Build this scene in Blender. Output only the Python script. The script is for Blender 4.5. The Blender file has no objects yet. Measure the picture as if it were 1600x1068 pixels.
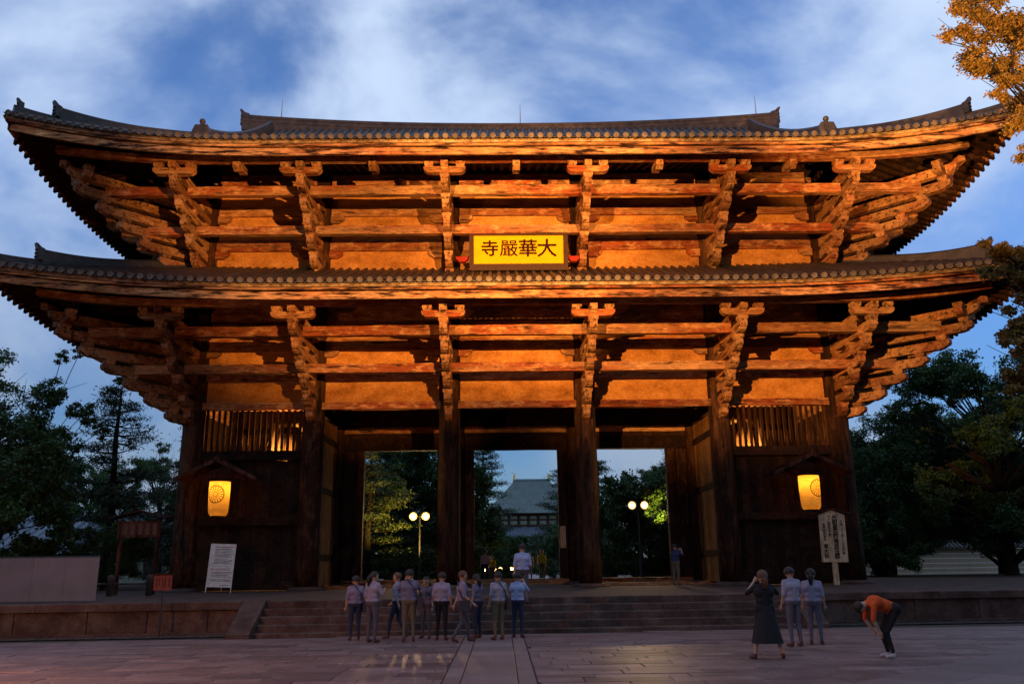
import bpy, bmesh, math, random
import numpy as np
from mathutils import Vector, Matrix
R = math.radians
random.seed(7)
sc = bpy.context.scene
COL = sc.collection

# ------------------------------------------------------------------ camera
cd = bpy.data.cameras.new('camera'); cam = bpy.data.objects.new('camera', cd); COL.objects.link(cam)
cd.sensor_width = 36; cd.lens = 36*1329.2/1600; cd.clip_end = 5000; cd.clip_start = .1
FW = Vector((0.01459882, 0.9673274, 0.2531098)); RT = Vector((0.99985996, -0.01205152, -0.0116116)); UP = Vector((0.00818186, -0.25324387, 0.96736787))
m = Matrix((RT, UP, -FW)).transposed().to_4x4(); m.translation = Vector((-0.7658, -37.7287, 0.9252))
cam.matrix_world = m
sc.camera = cam

# ------------------------------------------------------------------ sky (dusk) with drifting cloud
w = bpy.data.worlds.new('World'); sc.world = w; w.use_nodes = True
CLOUD = (6.2, 7.6, 10.0, 1)
nt = w.node_tree; N = nt.nodes; L = nt.links; N.clear()
out = N.new('ShaderNodeOutputWorld'); bg = N.new('ShaderNodeBackground')
sky = N.new('ShaderNodeTexSky'); sky.sky_type = 'NISHITA'; sky.sun_disc = False
sky.sun_elevation = R(8); sky.sun_rotation = R(-110); sky.altitude = 0; sky.air_density = 1.0; sky.dust_density = 0; sky.ozone_density = 4.0
tc = N.new('ShaderNodeTexCoord'); mp = N.new('ShaderNodeMapping'); mp.inputs['Scale'].default_value = (1.0, 1.0, 1.5); mp.inputs['Rotation'].default_value = (0, R(30), R(15))
mp.inputs['Location'].default_value = (5.89, 3.38, .8)
n1 = N.new('ShaderNodeTexNoise'); n1.inputs['Scale'].default_value = 2.8; n1.inputs['Detail'].default_value = 6; n1.inputs['Roughness'].default_value = .54; n1.inputs['Distortion'].default_value = .25
rp = N.new('ShaderNodeValToRGB'); rp.color_ramp.elements[0].position = .33; rp.color_ramp.elements[1].position = .62; rp.color_ramp.elements[0].color = (.04, .04, .04, 1); rp.color_ramp.elements[1].color = (.93, .93, .93, 1)
rp.color_ramp.interpolation = 'EASE'
mx = N.new('ShaderNodeMix'); mx.data_type = 'RGBA'; mx.inputs['B'].default_value = CLOUD
tint = N.new('ShaderNodeMix'); tint.data_type = 'RGBA'; tint.blend_type = 'MULTIPLY'; tint.inputs['Factor'].default_value = 1; tint.inputs['B'].default_value = (2.1, 2.2, 2.8, 1)
L.new(tc.outputs['Generated'], mp.inputs['Vector']); L.new(mp.outputs['Vector'], n1.inputs['Vector']); L.new(n1.outputs['Fac'], rp.inputs['Fac'])
L.new(sky.outputs['Color'], tint.inputs['A']); L.new(tint.outputs['Result'], mx.inputs['A']); L.new(rp.outputs['Color'], mx.inputs['Factor'])
sx_ = N.new('ShaderNodeSeparateXYZ'); mr0 = N.new('ShaderNodeMapRange'); mr0.interpolation_type = 'SMOOTHSTEP'; mr0.inputs['From Min'].default_value = 0; mr0.inputs['From Max'].default_value = .5; mr0.inputs['To Min'].default_value = .50; mr0.inputs['To Max'].default_value = 1.04
dusk = N.new('ShaderNodeMix'); dusk.data_type = 'RGBA'; dusk.blend_type = 'MULTIPLY'; dusk.inputs['Factor'].default_value = 1      # dim dusk cloud bank all round the horizon
L.new(tc.outputs['Generated'], sx_.inputs[0]); L.new(sx_.outputs['Z'], mr0.inputs['Value']); L.new(mx.outputs['Result'], dusk.inputs['A']); L.new(mr0.outputs[0], dusk.inputs['B'])
L.new(dusk.outputs['Result'], bg.inputs['Color']); bg.inputs['Strength'].default_value = .1
L.new(bg.outputs['Background'], out.inputs['Surface'])

# ------------------------------------------------------------------ lights: the two cross-aimed floodlights that light the gate front
def light(name, typ, loc, power, col, **k):
    d = bpy.data.lights.new(name, typ); d.energy = power; d.color = col
    for a, b in k.items(): setattr(d, a, b)
    o = bpy.data.objects.new(name, d); o.location = loc; COL.objects.link(o); return o
def aim(o, t): o.rotation_euler = (Vector(t)-Vector(o.location)).to_track_quat('-Z', 'Y').to_euler()
WARM = (1.0, .45, .11)
a = light('floodlight_west', 'SPOT', (-9, -35, 8.4), 106000, WARM, spot_size=R(44), spot_blend=.55, shadow_soft_size=.03); aim(a, (9.4, 0, 18.5))
a = light('floodlight_east', 'SPOT', (8, -35, 8.4), 98000, WARM, spot_size=R(39), spot_blend=.55, shadow_soft_size=.03); aim(a, (-5.2, 0, 18.8))
sun = light('sun', 'SUN', (0, 0, 60), .03, (.75, .85, 1.0), angle=R(30)); sun.rotation_euler = (R(60), 0, R(40))
vs = sc.view_settings; vs.view_transform = 'Standard'; vs.look = 'None'; vs.exposure = 0; vs.gamma = 1; vs.use_curve_mapping = False
sc.render.resolution_x = 1024; sc.render.resolution_y = 683

# ------------------------------------------------------------------ materials
def newmat(name):
    m = bpy.data.materials.new(name); m.use_nodes = True; nt = m.node_tree
    return m, nt, nt.nodes['Principled BSDF']
def pos_noise(nt, scale, detail=4, rough=.6, stretch=(1, 1, 1), loc=(0, 0, 0)):
    g = nt.nodes.new('ShaderNodeNewGeometry'); mp = nt.nodes.new('ShaderNodeMapping'); mp.inputs['Scale'].default_value = stretch; mp.inputs['Location'].default_value = loc
    n = nt.nodes.new('ShaderNodeTexNoise'); n.inputs['Scale'].default_value = scale; n.inputs['Detail'].default_value = detail; n.inputs['Roughness'].default_value = rough
    nt.links.new(g.outputs['Position'], mp.inputs['Vector']); nt.links.new(mp.outputs['Vector'], n.inputs['Vector']); return n.outputs['Fac']
def ramp(nt, fac, stops, interp='LINEAR'):
    r = nt.nodes.new('ShaderNodeValToRGB'); r.color_ramp.interpolation = interp; e = r.color_ramp.elements
    while len(e) < len(stops): e.new(.5)
    for i, (p, c) in enumerate(stops):
        e[i].position = p; e[i].color = (c, c, c, 1) if isinstance(c, (int, float)) else (*c, 1)
    nt.links.new(fac, r.inputs['Fac']); return r.outputs['Color']
def mixc(nt, fac, a, b, blend='MIX'):
    x = nt.nodes.new('ShaderNodeMix'); x.data_type = 'RGBA'; x.blend_type = blend
    for s, v in (('Factor', fac), ('A', a), ('B', b)):
        if isinstance(v, (int, float)): x.inputs[s].default_value = v
        elif isinstance(v, tuple): x.inputs[s].default_value = (*v, 1)
        else: nt.links.new(v, x.inputs[s])
    return x.outputs['Result']
def bump(nt, fac, strength, dist, b):
    x = nt.nodes.new('ShaderNodeBump'); x.inputs['Strength'].default_value = strength; x.inputs['Distance'].default_value = dist
    nt.links.new(fac, x.inputs['Height']); nt.links.new(x.outputs['Normal'], b.inputs['Normal'])
def wood(name, bare, paint, dark, stretch, paint_amt=.5, dark_amt=.5, rough=.75):
    m, nt, b = newmat(name)
    big = pos_noise(nt, .9, 3, .6, stretch); fine = pos_noise(nt, 7, 5, .7, stretch, (3, 1, 7)); grain = pos_noise(nt, 26, 3, .6, stretch)
    mid = pos_noise(nt, 2.6, 5, .75, tuple(.5+.5*s for s in stretch), (9, 4, 2))
    c = mixc(nt, ramp(nt, big, [(paint_amt-.1, 0), (paint_amt+.1, 1)]), paint, bare)
    c = mixc(nt, ramp(nt, mid, [(.50, 0), (.62, .75)]), c, tuple(min(1, x*1.5) for x in bare))
    c = mixc(nt, ramp(nt, fine, [(dark_amt-.10, 1), (dark_amt+.03, 0)]), c, dark)
    c = mixc(nt, .8, c, ramp(nt, grain, [(.3, .35), (.68, 1.2)]), 'MULTIPLY')
    oi = nt.nodes.new('ShaderNodeObjectInfo'); c = mixc(nt, 1, c, ramp(nt, oi.outputs['Random'], [(0, (.62, .58, .55)), (.5, (.95, .95, .95)), (1, (1.22, 1.2, 1.15))]), 'MULTIPLY')
    nt.links.new(c, b.inputs['Base Color']); b.inputs['Roughness'].default_value = rough
    b.inputs['Specular IOR Level'].default_value = .1
    bump(nt, fine, .7, .03, b); return m
def rocky(name, cols, scale=2.0, rough=.8, bstr=.4, bdist=.02, stretch=(1, 1, 1), spec=.3, speck=.25, var=.35):
    m, nt, b = newmat(name)
    f = pos_noise(nt, scale, 5, .65, stretch); g = pos_noise(nt, scale*11, 3, .6, stretch, (5, 2, 1))
    c = ramp(nt, f, [(.3+.4*i/(len(cols)-1), cc) for i, cc in enumerate(cols)])
    c = mixc(nt, speck, c, ramp(nt, g, [(.3, .3), (.7, 1.5)]), 'MULTIPLY')
    oi = nt.nodes.new('ShaderNodeObjectInfo'); c = mixc(nt, var, c, ramp(nt, oi.outputs['Random'], [(0, .55), (1, 1.45)]), 'MULTIPLY')
    nt.links.new(c, b.inputs['Base Color']); b.inputs['Roughness'].default_value = rough; b.inputs['Specular IOR Level'].default_value = spec
    bump(nt, g, bstr, bdist, b); return m
def plain(name, col, rough=.7, metal=0, spec=.3, var=.25, scale=6):
    m, nt, b = newmat(name); f = pos_noise(nt, scale, 4, .6)
    c = mixc(nt, 1.0, col, ramp(nt, f, [(.25, 1-var), (.75, 1+var)]), 'MULTIPLY')
    nt.links.new(c, b.inputs['Base Color']); b.inputs['Roughness'].default_value = rough; b.inputs['Metallic'].default_value = metal; b.inputs['Specular IOR Level'].default_value = spec
    return m
def emit(name, col, s):
    m, nt, b = newmat(name); b.inputs['Base Color'].default_value = (*col, 1); b.inputs['Emission Color'].default_value = (*col, 1); b.inputs['Emission Strength'].default_value = s; return m
def leafmat(name, c0, c1, trans=.25):
    m, nt, b = newmat(name); g = nt.nodes.new('ShaderNodeNewGeometry')
    c = ramp(nt, g.outputs['Random Per Island'], [(0, c0), (1, c1)]); nt.links.new(c, b.inputs['Base Color']); b.inputs['Roughness'].default_value = .55; b.inputs['Specular IOR Level'].default_value = .3
    t = nt.nodes.new('ShaderNodeBsdfTranslucent'); nt.links.new(c, t.inputs['Color']); ms = nt.nodes.new('ShaderNodeMixShader'); ms.inputs[0].default_value = trans
    nt.links.new(b.outputs[0], ms.inputs[1]); nt.links.new(t.outputs[0], ms.inputs[2]); nt.links.new(ms.outputs[0], nt.nodes['Material Output'].inputs['Surface']); return m
SX, SY, SZ = (.12, 1, 1), (1, .12, 1), (1, 1, .1)
BARE, VERM, DARK = (.38, .205, .095), (.27, .066, .024), (.022, .010, .006)
M = {
 'wx': wood('weathered_wood_x', BARE, VERM, DARK, SX, .52, .44), 'wy': wood('weathered_wood_y', (.36, .19, .085), (.28, .10, .04), DARK, SY, .5, .46),
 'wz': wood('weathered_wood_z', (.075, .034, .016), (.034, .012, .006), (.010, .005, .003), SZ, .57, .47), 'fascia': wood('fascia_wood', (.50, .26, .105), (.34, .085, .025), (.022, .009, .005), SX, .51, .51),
 'dark': wood('dark_shaded_wood', (.034, .016, .009), (.022, .009, .005), (.010, .005, .003), (.3, .3, .3), .5, .45),  # shade under the eaves and in the bays is put into this colour
 'pale': wood('pale_plank', (.22, .115, .045), (.15, .07, .026), (.06, .03, .015), SZ, .5, .40),
 'plaster': rocky('ochre_plaster', [(.23, .088, .018), (.42, .18, .046), (.54, .26, .085)], 1.0, .9, .4, .012, (1, 1, 1.6), .1, .45),
 'tile': rocky('roof_tile', [(.016, .013, .013), (.032, .025, .023), (.055, .042, .035)], 2.5, .5, .3, .02, (1, 1, 1), .3), 'tile_end': rocky('eave_tile_clay', [(.06, .047, .036), (.17, .13, .085)], 3, .6, .4, .01),
 'bed': rocky('tile_bedding_clay', [(.05, .03, .02), (.28, .18, .10), (.5, .38, .24)], 6, .9, .6, .03, (.6, 1, 1)),
 'granite': rocky('granite', [(.05, .028, .022), (.09, .055, .044), (.14, .095, .078)], 1.6, .8, .5, .015, (1, 1, 1), .12, .4), 'paving': rocky('paving_stone', [(.105, .068, .064), (.16, .105, .098), (.205, .145, .136)], 1.2, .5, .8, .02, (1, 1, 1), .4, .4, .8),
 'path': rocky('smooth_granite', [(.15, .105, .10), (.18, .13, .122), (.20, .15, .142)], .9, .55, .25, .006, (1, 1, 1), .4), 'earth': rocky('packed_earth', [(.055, .042, .035), (.085, .066, .052), (.11, .085, .07)], .8, .95, .6, .03),
 'grass': rocky('lawn', [(.012, .022, .006), (.03, .05, .014), (.05, .07, .02)], 2, .95, .9, .05), 'gravel': rocky('gravel', [(.05, .045, .04), (.12, .105, .095), (.2, .18, .165)], 14, .95, 1, .04),
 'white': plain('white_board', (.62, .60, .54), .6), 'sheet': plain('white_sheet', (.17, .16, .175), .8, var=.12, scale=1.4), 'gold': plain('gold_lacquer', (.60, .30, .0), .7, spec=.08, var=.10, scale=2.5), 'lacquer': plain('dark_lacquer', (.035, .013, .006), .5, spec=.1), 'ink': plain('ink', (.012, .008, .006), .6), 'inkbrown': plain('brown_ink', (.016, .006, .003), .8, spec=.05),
 'red': plain('red_paint', (.22, .018, .012), .8, spec=.1), 'redtext': plain('red_print', (.40, .06, .045), .7), 'signwood': wood('sign_wood', (.68, .46, .26), (.60, .39, .22), (.25, .14, .07), SZ, .5, .34), 'redwood': wood('red_brown_wood', (.09, .036, .022), (.065, .022, .013), (.02, .008, .006), SZ),
 'metal': plain('dark_metal', (.05, .05, .055), .45, .6), 'steel': plain('rod_steel', (.25, .25, .27), .4, .8), 'bark': rocky('bark', [(.014, .009, .006), (.035, .024, .016)], 4, .95, 1, .05, (1, 1, .3)), 'statue': wood('statue_wood', (.42, .26, .12), (.34, .19, .08), (.08, .04, .02), SZ, .5, .40),
 'hall': plain('hall_roof', (.13, .165, .155), .7, var=.2, scale=.4), 'hall2': plain('hall_lower_roof', (.12, .145, .18), .7, var=.2, scale=.4), 'hallwall': plain('hall_wall', (.26, .27, .19), .8), 'hallwood': plain('hall_timber', (.06, .03, .02), .8), 'goldleaf': plain('gold_leaf', (.85, .55, .12), .3, .7),
 'earthwall': rocky('earthen_wall', [(.30, .22, .15), (.40, .30, .20)], 1.0, .95, .3, .02), 'wallline': plain('white_line', (.6, .55, .48), .9),
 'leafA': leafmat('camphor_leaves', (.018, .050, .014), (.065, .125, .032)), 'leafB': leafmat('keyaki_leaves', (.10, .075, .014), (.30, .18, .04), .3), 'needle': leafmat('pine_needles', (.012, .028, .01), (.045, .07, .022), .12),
 'needle2': leafmat('lit_pine_needles', (.03, .05, .012), (.07, .09, .025), .15),  # brighter copy of the needles with floodlight put into the colour
 'paper': None, 'rim': emit('lamp_glow_rim', (1.0, .50, .13), 2.2), 'lens': emit('lamp_lens', (1.0, .72, .36), 60), 'glow': emit('small_lamp', (1.0, .6, .2), 14),
}
def paper():
    m, nt, b = newmat('lantern_paper'); f = pos_noise(nt, 5, 4, .6, (1, 1, 3)); c = ramp(nt, f, [(.3, (.72, .44, .10)), (.7, (.88, .62, .20))])
    d = nt.nodes.new('ShaderNodeBsdfDiffuse'); t = nt.nodes.new('ShaderNodeBsdfTranslucent'); ms = nt.nodes.new('ShaderNodeMixShader'); ms.inputs[0].default_value = .7
    nt.links.new(c, d.inputs['Color']); nt.links.new(c, t.inputs['Color']); nt.links.new(d.outputs[0], ms.inputs[1]); nt.links.new(t.outputs[0], ms.inputs[2]); nt.links.new(ms.outputs[0], nt.nodes['Material Output'].inputs['Surface']); return m
M['paper'] = paper()

# ------------------------------------------------------------------ builders
class MB:
    def __init__(s): s.v = []; s.f = []; s.mi = []
    def add(s, vs, fs, mi=0):
        n = len(s.v); s.v += [tuple(v) for v in vs]; s.f += [tuple(i+n for i in f) for f in fs]; s.mi += [mi]*len(fs); return s
    def box(s, x0, x1, y0, y1, z0, z1, mi=0, j=0):
        vs = [(x, y, z) for z in (z0, z1) for y in (y0, y1) for x in (x0, x1)]
        if j: vs = [tuple(c+random.uniform(-j, j) for c in v) for v in vs]
        return s.add(vs, [(0, 2, 3, 1), (4, 5, 7, 6), (0, 1, 5, 4), (2, 6, 7, 3), (0, 4, 6, 2), (1, 3, 7, 5)], mi)
    def prism(s, prof, a, b, fn, mi=0):           # prof 2-D polygon; fn(u,v,t)->xyz
        n = len(prof); vs = [fn(u, v, a) for u, v in prof]+[fn(u, v, b) for u, v in prof]
        return s.add(vs, [tuple(range(n))[::-1], tuple(range(n, 2*n))]+[(i, (i+1) % n, n+(i+1) % n, n+i) for i in range(n)], mi)
    def tube(s, pts, rad, n=8, mi=0, caps=True):
        pts = [Vector(p) for p in pts]; rad = rad if isinstance(rad, (list, tuple)) else [rad]*len(pts); vs = []; fs = []
        for i, p in enumerate(pts):
            d = (pts[min(i+1, len(pts)-1)]-pts[max(i-1, 0)]).normalized(); u = d.cross(Vector((0, 0, 1)) if abs(d.z) < .95 else Vector((1, 0, 0))).normalized(); v = d.cross(u)
            vs += [p+(u*math.cos(2*math.pi*k/n)+v*math.sin(2*math.pi*k/n))*rad[i] for k in range(n)]
        for i in range(len(pts)-1): fs += [(i*n+k, i*n+(k+1) % n, (i+1)*n+(k+1) % n, (i+1)*n+k) for k in range(n)]
        if caps: fs += [tuple(range(n))[::-1], tuple(range((len(pts)-1)*n, len(pts)*n))]
        return s.add(vs, fs, mi)
    def lathe(s, prof, n=16, c=(0, 0, 0), mi=0):
        vs = [(c[0]+r*math.cos(2*math.pi*k/n), c[1]+r*math.sin(2*math.pi*k/n), c[2]+z) for r, z in prof for k in range(n)]
        fs = [(i*n+k, i*n+(k+1) % n, (i+1)*n+(k+1) % n, (i+1)*n+k) for i in range(len(prof)-1) for k in range(n)]
        return s.add(vs, fs, mi)
    def sweep(s, pts, prof, mi=0):                # prof in (side, up); path roughly horizontal
        pts = [Vector(p) for p in pts]; n = len(prof); vs = []
        for i, p in enumerate(pts):
            d = (pts[min(i+1, len(pts)-1)]-pts[max(i-1, 0)]); d.z = 0; d.normalize(); sd = Vector((d.y, -d.x, 0))
            vs += [p+sd*u+Vector((0, 0, w)) for u, w in prof]
        fs = [(i*n+k, i*n+(k+1) % n, (i+1)*n+(k+1) % n, (i+1)*n+k) for i in range(len(pts)-1) for k in range(n)]
        fs += [tuple(range(n))[::-1], tuple(range((len(pts)-1)*n, len(pts)*n))]
        return s.add(vs, fs, mi)
    def mesh(s, name, mats, smooth=False):
        me = bpy.data.meshes.new(name); me.from_pydata(s.v, [], s.f)
        for x in (mats if isinstance(mats, (list, tuple)) else [mats]): me.materials.append(x)
        if isinstance(mats, (list, tuple)) and len(mats) > 1: me.polygons.foreach_set('material_index', s.mi)
        if smooth: me.polygons.foreach_set('use_smooth', [True]*len(s.f))
        bm = bmesh.new(); bm.from_mesh(me); bmesh.ops.recalc_face_normals(bm, faces=bm.faces); bm.to_mesh(me); bm.free()
        return me
    def build(s, name, mats, parent=None, smooth=False, loc=(0, 0, 0), rz=0): return ob(name, s.mesh(name, mats, smooth), parent, loc, rz)
def ob(name, me, parent=None, loc=(0, 0, 0), rz=0, scale=None):
    o = bpy.data.objects.new(name, me); COL.objects.link(o); o.location = loc; o.rotation_euler = (0, 0, rz)
    if scale: o.scale = scale
    if parent: o.parent = parent
    return o
def tag(o, label=None, cat=None, group=None, kind=None):
    for k, v in (('label', label), ('category', cat), ('group', group), ('kind', kind)):
        if v: o[k] = v
    return o
def empty(name, loc=(0, 0, 0), rz=0): return ob(name, None, None, loc, rz)
def beam_mb(x0, x1, y0, y1, z0, z1, axis=0, seg=.8, j=.012):
    """a hewn timber: box cut along its length with slightly uneven edges"""
    lo, hi = [(x0, x1), (y0, y1), (z0, z1)][axis]; n = max(1, int(abs(hi-lo)/seg)); mb = MB(); vs = []; fs = []
    for i in range(n+1):
        t = lo+(hi-lo)*i/n
        for a, b in ((0, 0), (1, 0), (1, 1), (0, 1)):
            q = [t if k == axis else None for k in range(3)]; oth = [k for k in range(3) if k != axis]; rg = [(x0, x1), (y0, y1), (z0, z1)]
            q[oth[0]] = rg[oth[0]][a]; q[oth[1]] = rg[oth[1]][b]
            for k in oth: q[k] += random.uniform(-j, j)
            vs.append(q)
    for i in range(n): fs += [(i*4+k, i*4+(k+1) % 4, i*4+4+(k+1) % 4, i*4+4+k) for k in range(4)]
    fs += [(0, 3, 2, 1), tuple(n*4+k for k in range(4))]
    return mb.add(vs, fs)
def beam(name, x0, x1, y0, y1, z0, z1, mat, parent, axis=0, **k): return beam_mb(x0, x1, y0, y1, z0, z1, axis, **k).build(name, mat, parent)
def text_mesh(s, size, mat, off=0, spacing=1.0, extrude=.004):
    c = bpy.data.curves.new('txt', 'FONT'); c.body = s; c.size = size; c.align_x = 'CENTER'; c.align_y = 'CENTER'; c.space_line = spacing; c.extrude = extrude; c.offset = off; c.resolution_u = 3
    o = bpy.data.objects.new('txt', c); COL.objects.link(o); dg = bpy.context.evaluated_depsgraph_get(); me = bpy.data.meshes.new_from_object(o.evaluated_get(dg)); bpy.data.objects.remove(o)
    me.materials.clear(); me.materials.append(mat); return me
def bold(me, d):
    v = np.zeros(3*len(me.vertices)); me.vertices.foreach_get('co', v); v = v.reshape(-1, 3); f = [tuple(p.vertices) for p in me.polygons]; mb = MB()
    for i, (a, b) in enumerate(((0, 0), (d, d*.3), (-d, -d*.2), (0, d), (0, -d))): mb.add(v+np.array([a, b, i*.0012]), f)
    r = bpy.data.meshes.new('character'); r.from_pydata(mb.v, [], mb.f); r.materials.append(me.materials[0]); return r
GZ = -.9                                           # ground level; the podium top is z = 0
XS = [-14.39, -9.09, -3.03, 3.03, 9.09, 14.39]; YS = [0, 5.4, 10.8]

# ------------------------------------------------------------------ ground, paving, podium, stair
g = MB().add([(-1500, -300, GZ-.06), (1500, -300, GZ-.06), (1500, 2500, GZ-.06), (-1500, 2500, GZ-.06)], [(0, 1, 2, 3)]).build('ground', M['earth']); tag(g, kind='structure')
SH = .07                                            # the stair front runs slightly askew to the gate
def fy(x, y): return y+SH*x
pv = MB().add([(-30, -40, GZ-.028), (30, -40, GZ-.028), (30, -8.0, GZ-.028), (-30, -8.0, GZ-.028)], [(0, 1, 2, 3)]).build('paving', M['earth']); tag(pv, kind='structure')
def slab_mesh(name, mat, ch=.012):
    mb = MB(); q = .5
    mb.add([(-q, -q, -1), (q, -q, -1), (q, q, -1), (-q, q, -1), (-q, -q, -.2), (q, -q, -.2), (q, q, -.2), (-q, q, -.2), (-q+ch, -q+ch, 0), (q-ch, -q+ch, 0), (q-ch, q-ch, 0), (-q+ch, q-ch, 0)],
           [(4, 5, 9, 8), (5, 6, 10, 9), (6, 7, 11, 10), (7, 4, 8, 11), (8, 9, 10, 11), (0, 1, 5, 4), (1, 2, 6, 5), (2, 3, 7, 6), (3, 0, 4, 7)])
    return mb.mesh(name, mat)
ps_me = slab_mesh('paving_stone', M['paving']); pp_me = slab_mesh('path_slab', M['path'])
stones = []
y = -30.0; rng = random.Random(3)
while y < -13.0:
    dep = rng.uniform(.38, .56); x = -25+rng.uniform(0, 1)
    while x < 25:
        ln = rng.uniform(.7, 1.7); yc = y+dep/2; xc = x+ln/2
        top = -12.95
        if fy(xc, 0)+top > yc+dep/2:
            for x0, x1 in ((x+.006, min(x+ln-.006, -1.765)), (max(x+.006, -.185), x+ln-.006)):
                if x1-x0 > .08: stones.append(((x0+x1)/2, yc, x1-x0, dep-.014, rng.uniform(-.006, .004)))
        x += ln
    y += dep
def in_view(s):
    d = Vector((s[0], s[1], GZ))-cam.matrix_world.translation; z = d.dot(FW); return z > 3 and abs(d.dot(RT)/z) < 815/1329 and abs(d.dot(UP)/z) < 545/1329
vis = sorted([s for s in stones if in_view(s)], key=lambda s: s[1]); pick = set(vis[:300])
for s in pick: ob('paving_stone', ps_me, pv, (s[0], s[1], GZ+s[4]), rng.uniform(-.004, .004), (s[2], s[3], .05))
mb = MB()
for s in stones:
    if s not in pick: mb.box(s[0]-s[2]/2, s[0]+s[2]/2, s[1]-s[3]/2, s[1]+s[3]/2, GZ-.05, GZ+s[4])
tag(mb.build('paving_field', M['paving'], pv), kind='stuff')
pa = MB().add([(-1.75, -36, GZ-.024), (-.2, -36, GZ-.024), (-.2, -13.0, GZ-.024), (-1.75, -13.1, GZ-.024)], [(0, 1, 2, 3)]).build('approach_path', M['earth']); tag(pa, kind='structure')
y = -32
while y < -13.6:
    ln = rng.uniform(.9, 1.3)
    for a, b in ((-1.74, -1.45), (-1.44, -.51), (-.50, -.21)): ob('path_slab', pp_me, pa, ((a+b)/2, y+ln/2, GZ+.006), 0, (b-a-.008, ln-.012, .05))
    y += ln
dp = MB().add([(4.57, -23.87, GZ-.022), (6.3, -25.2, GZ-.022), (23, -10.4, GZ-.022), (21.4, -9.1, GZ-.022)], [(0, 1, 2, 3)]).build('diagonal_path', M['earth']); tag(dp, kind='structure')
dv = Vector((5.67, 5.0, 0)).normalized(); nv = Vector((dv.y, -dv.x, 0)); t = -6.0
while t < 13.2:
    ln = rng.uniform(.8, 1.4)
    for k in range(2):
        c = Vector((4.57, -23.87, 0))+dv*(t+ln/2)+nv*(.55+1.1*k); ob('path_slab', pp_me, dp, (c.x, c.y, GZ+.008), math.atan2(dv.y, dv.x), (ln-.012, 1.088, .05))
    t += ln
# podium
YF = -11.6                                          # front line at x = 0
def podium_side(x0, x1, nm):
    pass
pod = MB(); XL, XR = -34, 34
pod.add([(XL, fy(XL, YF)+.12, GZ-.05), (XR, fy(XR, YF)+.12, GZ-.05), (XR, 20, GZ-.05), (XL, 20, GZ-.05), (XL, fy(XL, YF)+.12, -.02), (XR, fy(XR, YF)+.12, -.02), (XR, 20, -.02), (XL, 20, -.02)],
        [(4, 5, 6, 7), (0, 1, 5, 4), (1, 2, 6, 5), (2, 3, 7, 6), (3, 0, 4, 7)])
pod = tag(pod.build('stone_podium', M['granite']), kind='structure')
ang = math.atan(SH)
def stone(name, x0, x1, yf, yb, z0, z1, parent, mat='granite', j=.008):
    f0, f1 = fy(x0, yf), fy(x1, yf); b0, b1 = fy(x0, yb), fy(x1, yb); c = .012; mb = MB(); u = lambda: random.uniform(-j, j); zt = z1+u()*.4; d = u()
    mb.add([(x0, f0+d, z0), (x1, f1+d, z0), (x1, b1, z0), (x0, b0, z0), (x0, f0+d, zt-.02), (x1, f1+d, zt-.02), (x0+c, f0+d+.02, zt), (x1-c, f1+d+.02, zt), (x1, b1, zt), (x0, b0, zt)],
           [(0, 1, 5, 4), (4, 5, 7, 6), (6, 7, 8, 9), (0, 3, 2, 1), (1, 2, 8, 7, 5), (3, 0, 4, 6, 9), (2, 3, 9, 8)])
    return mb.build(name, M[mat], parent)
for sx0, sx1 in ((-30, -8.2), (8.55, 30)):
    x = sx0
    while x < sx1-.1:
        ln = min(rng.uniform(1.5, 2.6), sx1-x); ln = sx1-x if sx1-x-ln < .6 else ln
        stone('cap_stone', x+.006, x+ln-.006, YF-.08, YF+.75, -.215, 0, pod); x += ln
    x = sx0
    while x < sx1-.1:
        ln = min(rng.uniform(1.1, 1.9), sx1-x); ln = sx1-x if sx1-x-ln < .5 else ln
        stone('panel_stone', x+.007, x+ln-.007, YF+.03, YF+.3, GZ+.08, -.218, pod); x += ln
        if x < sx1-.6: stone('pillar_stone', x+.005, x+.31, YF-.0, YF+.3, GZ+.08, -.218, pod); x += .316
    x = sx0
    while x < sx1-.1:
        ln = min(rng.uniform(1.4, 2.4), sx1-x); ln = sx1-x if sx1-x-ln < .6 else ln
        stone('base_stone', x+.006, x+ln-.006, YF-.1, YF+.3, GZ-.04, GZ+.078, pod); x += ln
st = tag(MB().add([(-7.5, fy(-7.5, YF)-1.0, GZ-.04), (7.9, fy(7.9, YF)-1.0, GZ-.04), (7.9, fy(7.9, YF)+.4, GZ-.04), (-7.5, fy(-7.5, YF)+.4, GZ-.04), (-7.5, fy(-7.5, YF)-1.0, GZ+.05), (7.9, fy(7.9, YF)-1.0, GZ+.05), (7.9, fy(7.9, YF)+.4, -.3), (-7.5, fy(-7.5, YF)+.4, -.3)],
    [(0, 1, 5, 4), (4, 5, 6, 7), (1, 2, 6, 5), (3, 0, 4, 7), (2, 3, 7, 6)]).build('stone_stair', M['granite']), kind='structure')
for k in range(5):
    zt = [0, -.2, -.4, -.6, -.8][k]; yf = YF-.3*k; x = -7.52
    z0 = zt-.2 if k < 4 else GZ-.03
    while x < 7.85:
        ln = min(rng.uniform(1.6, 2.6), 7.9-x); ln = 7.9-x if 7.9-x-ln < .7 else ln
        stone('step_stone', x+.004, x+ln-.004, yf-(.03 if k == 4 else 0), yf+(.75 if k == 0 else .34), z0-.015, zt, st, j=.006); x += ln
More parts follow.
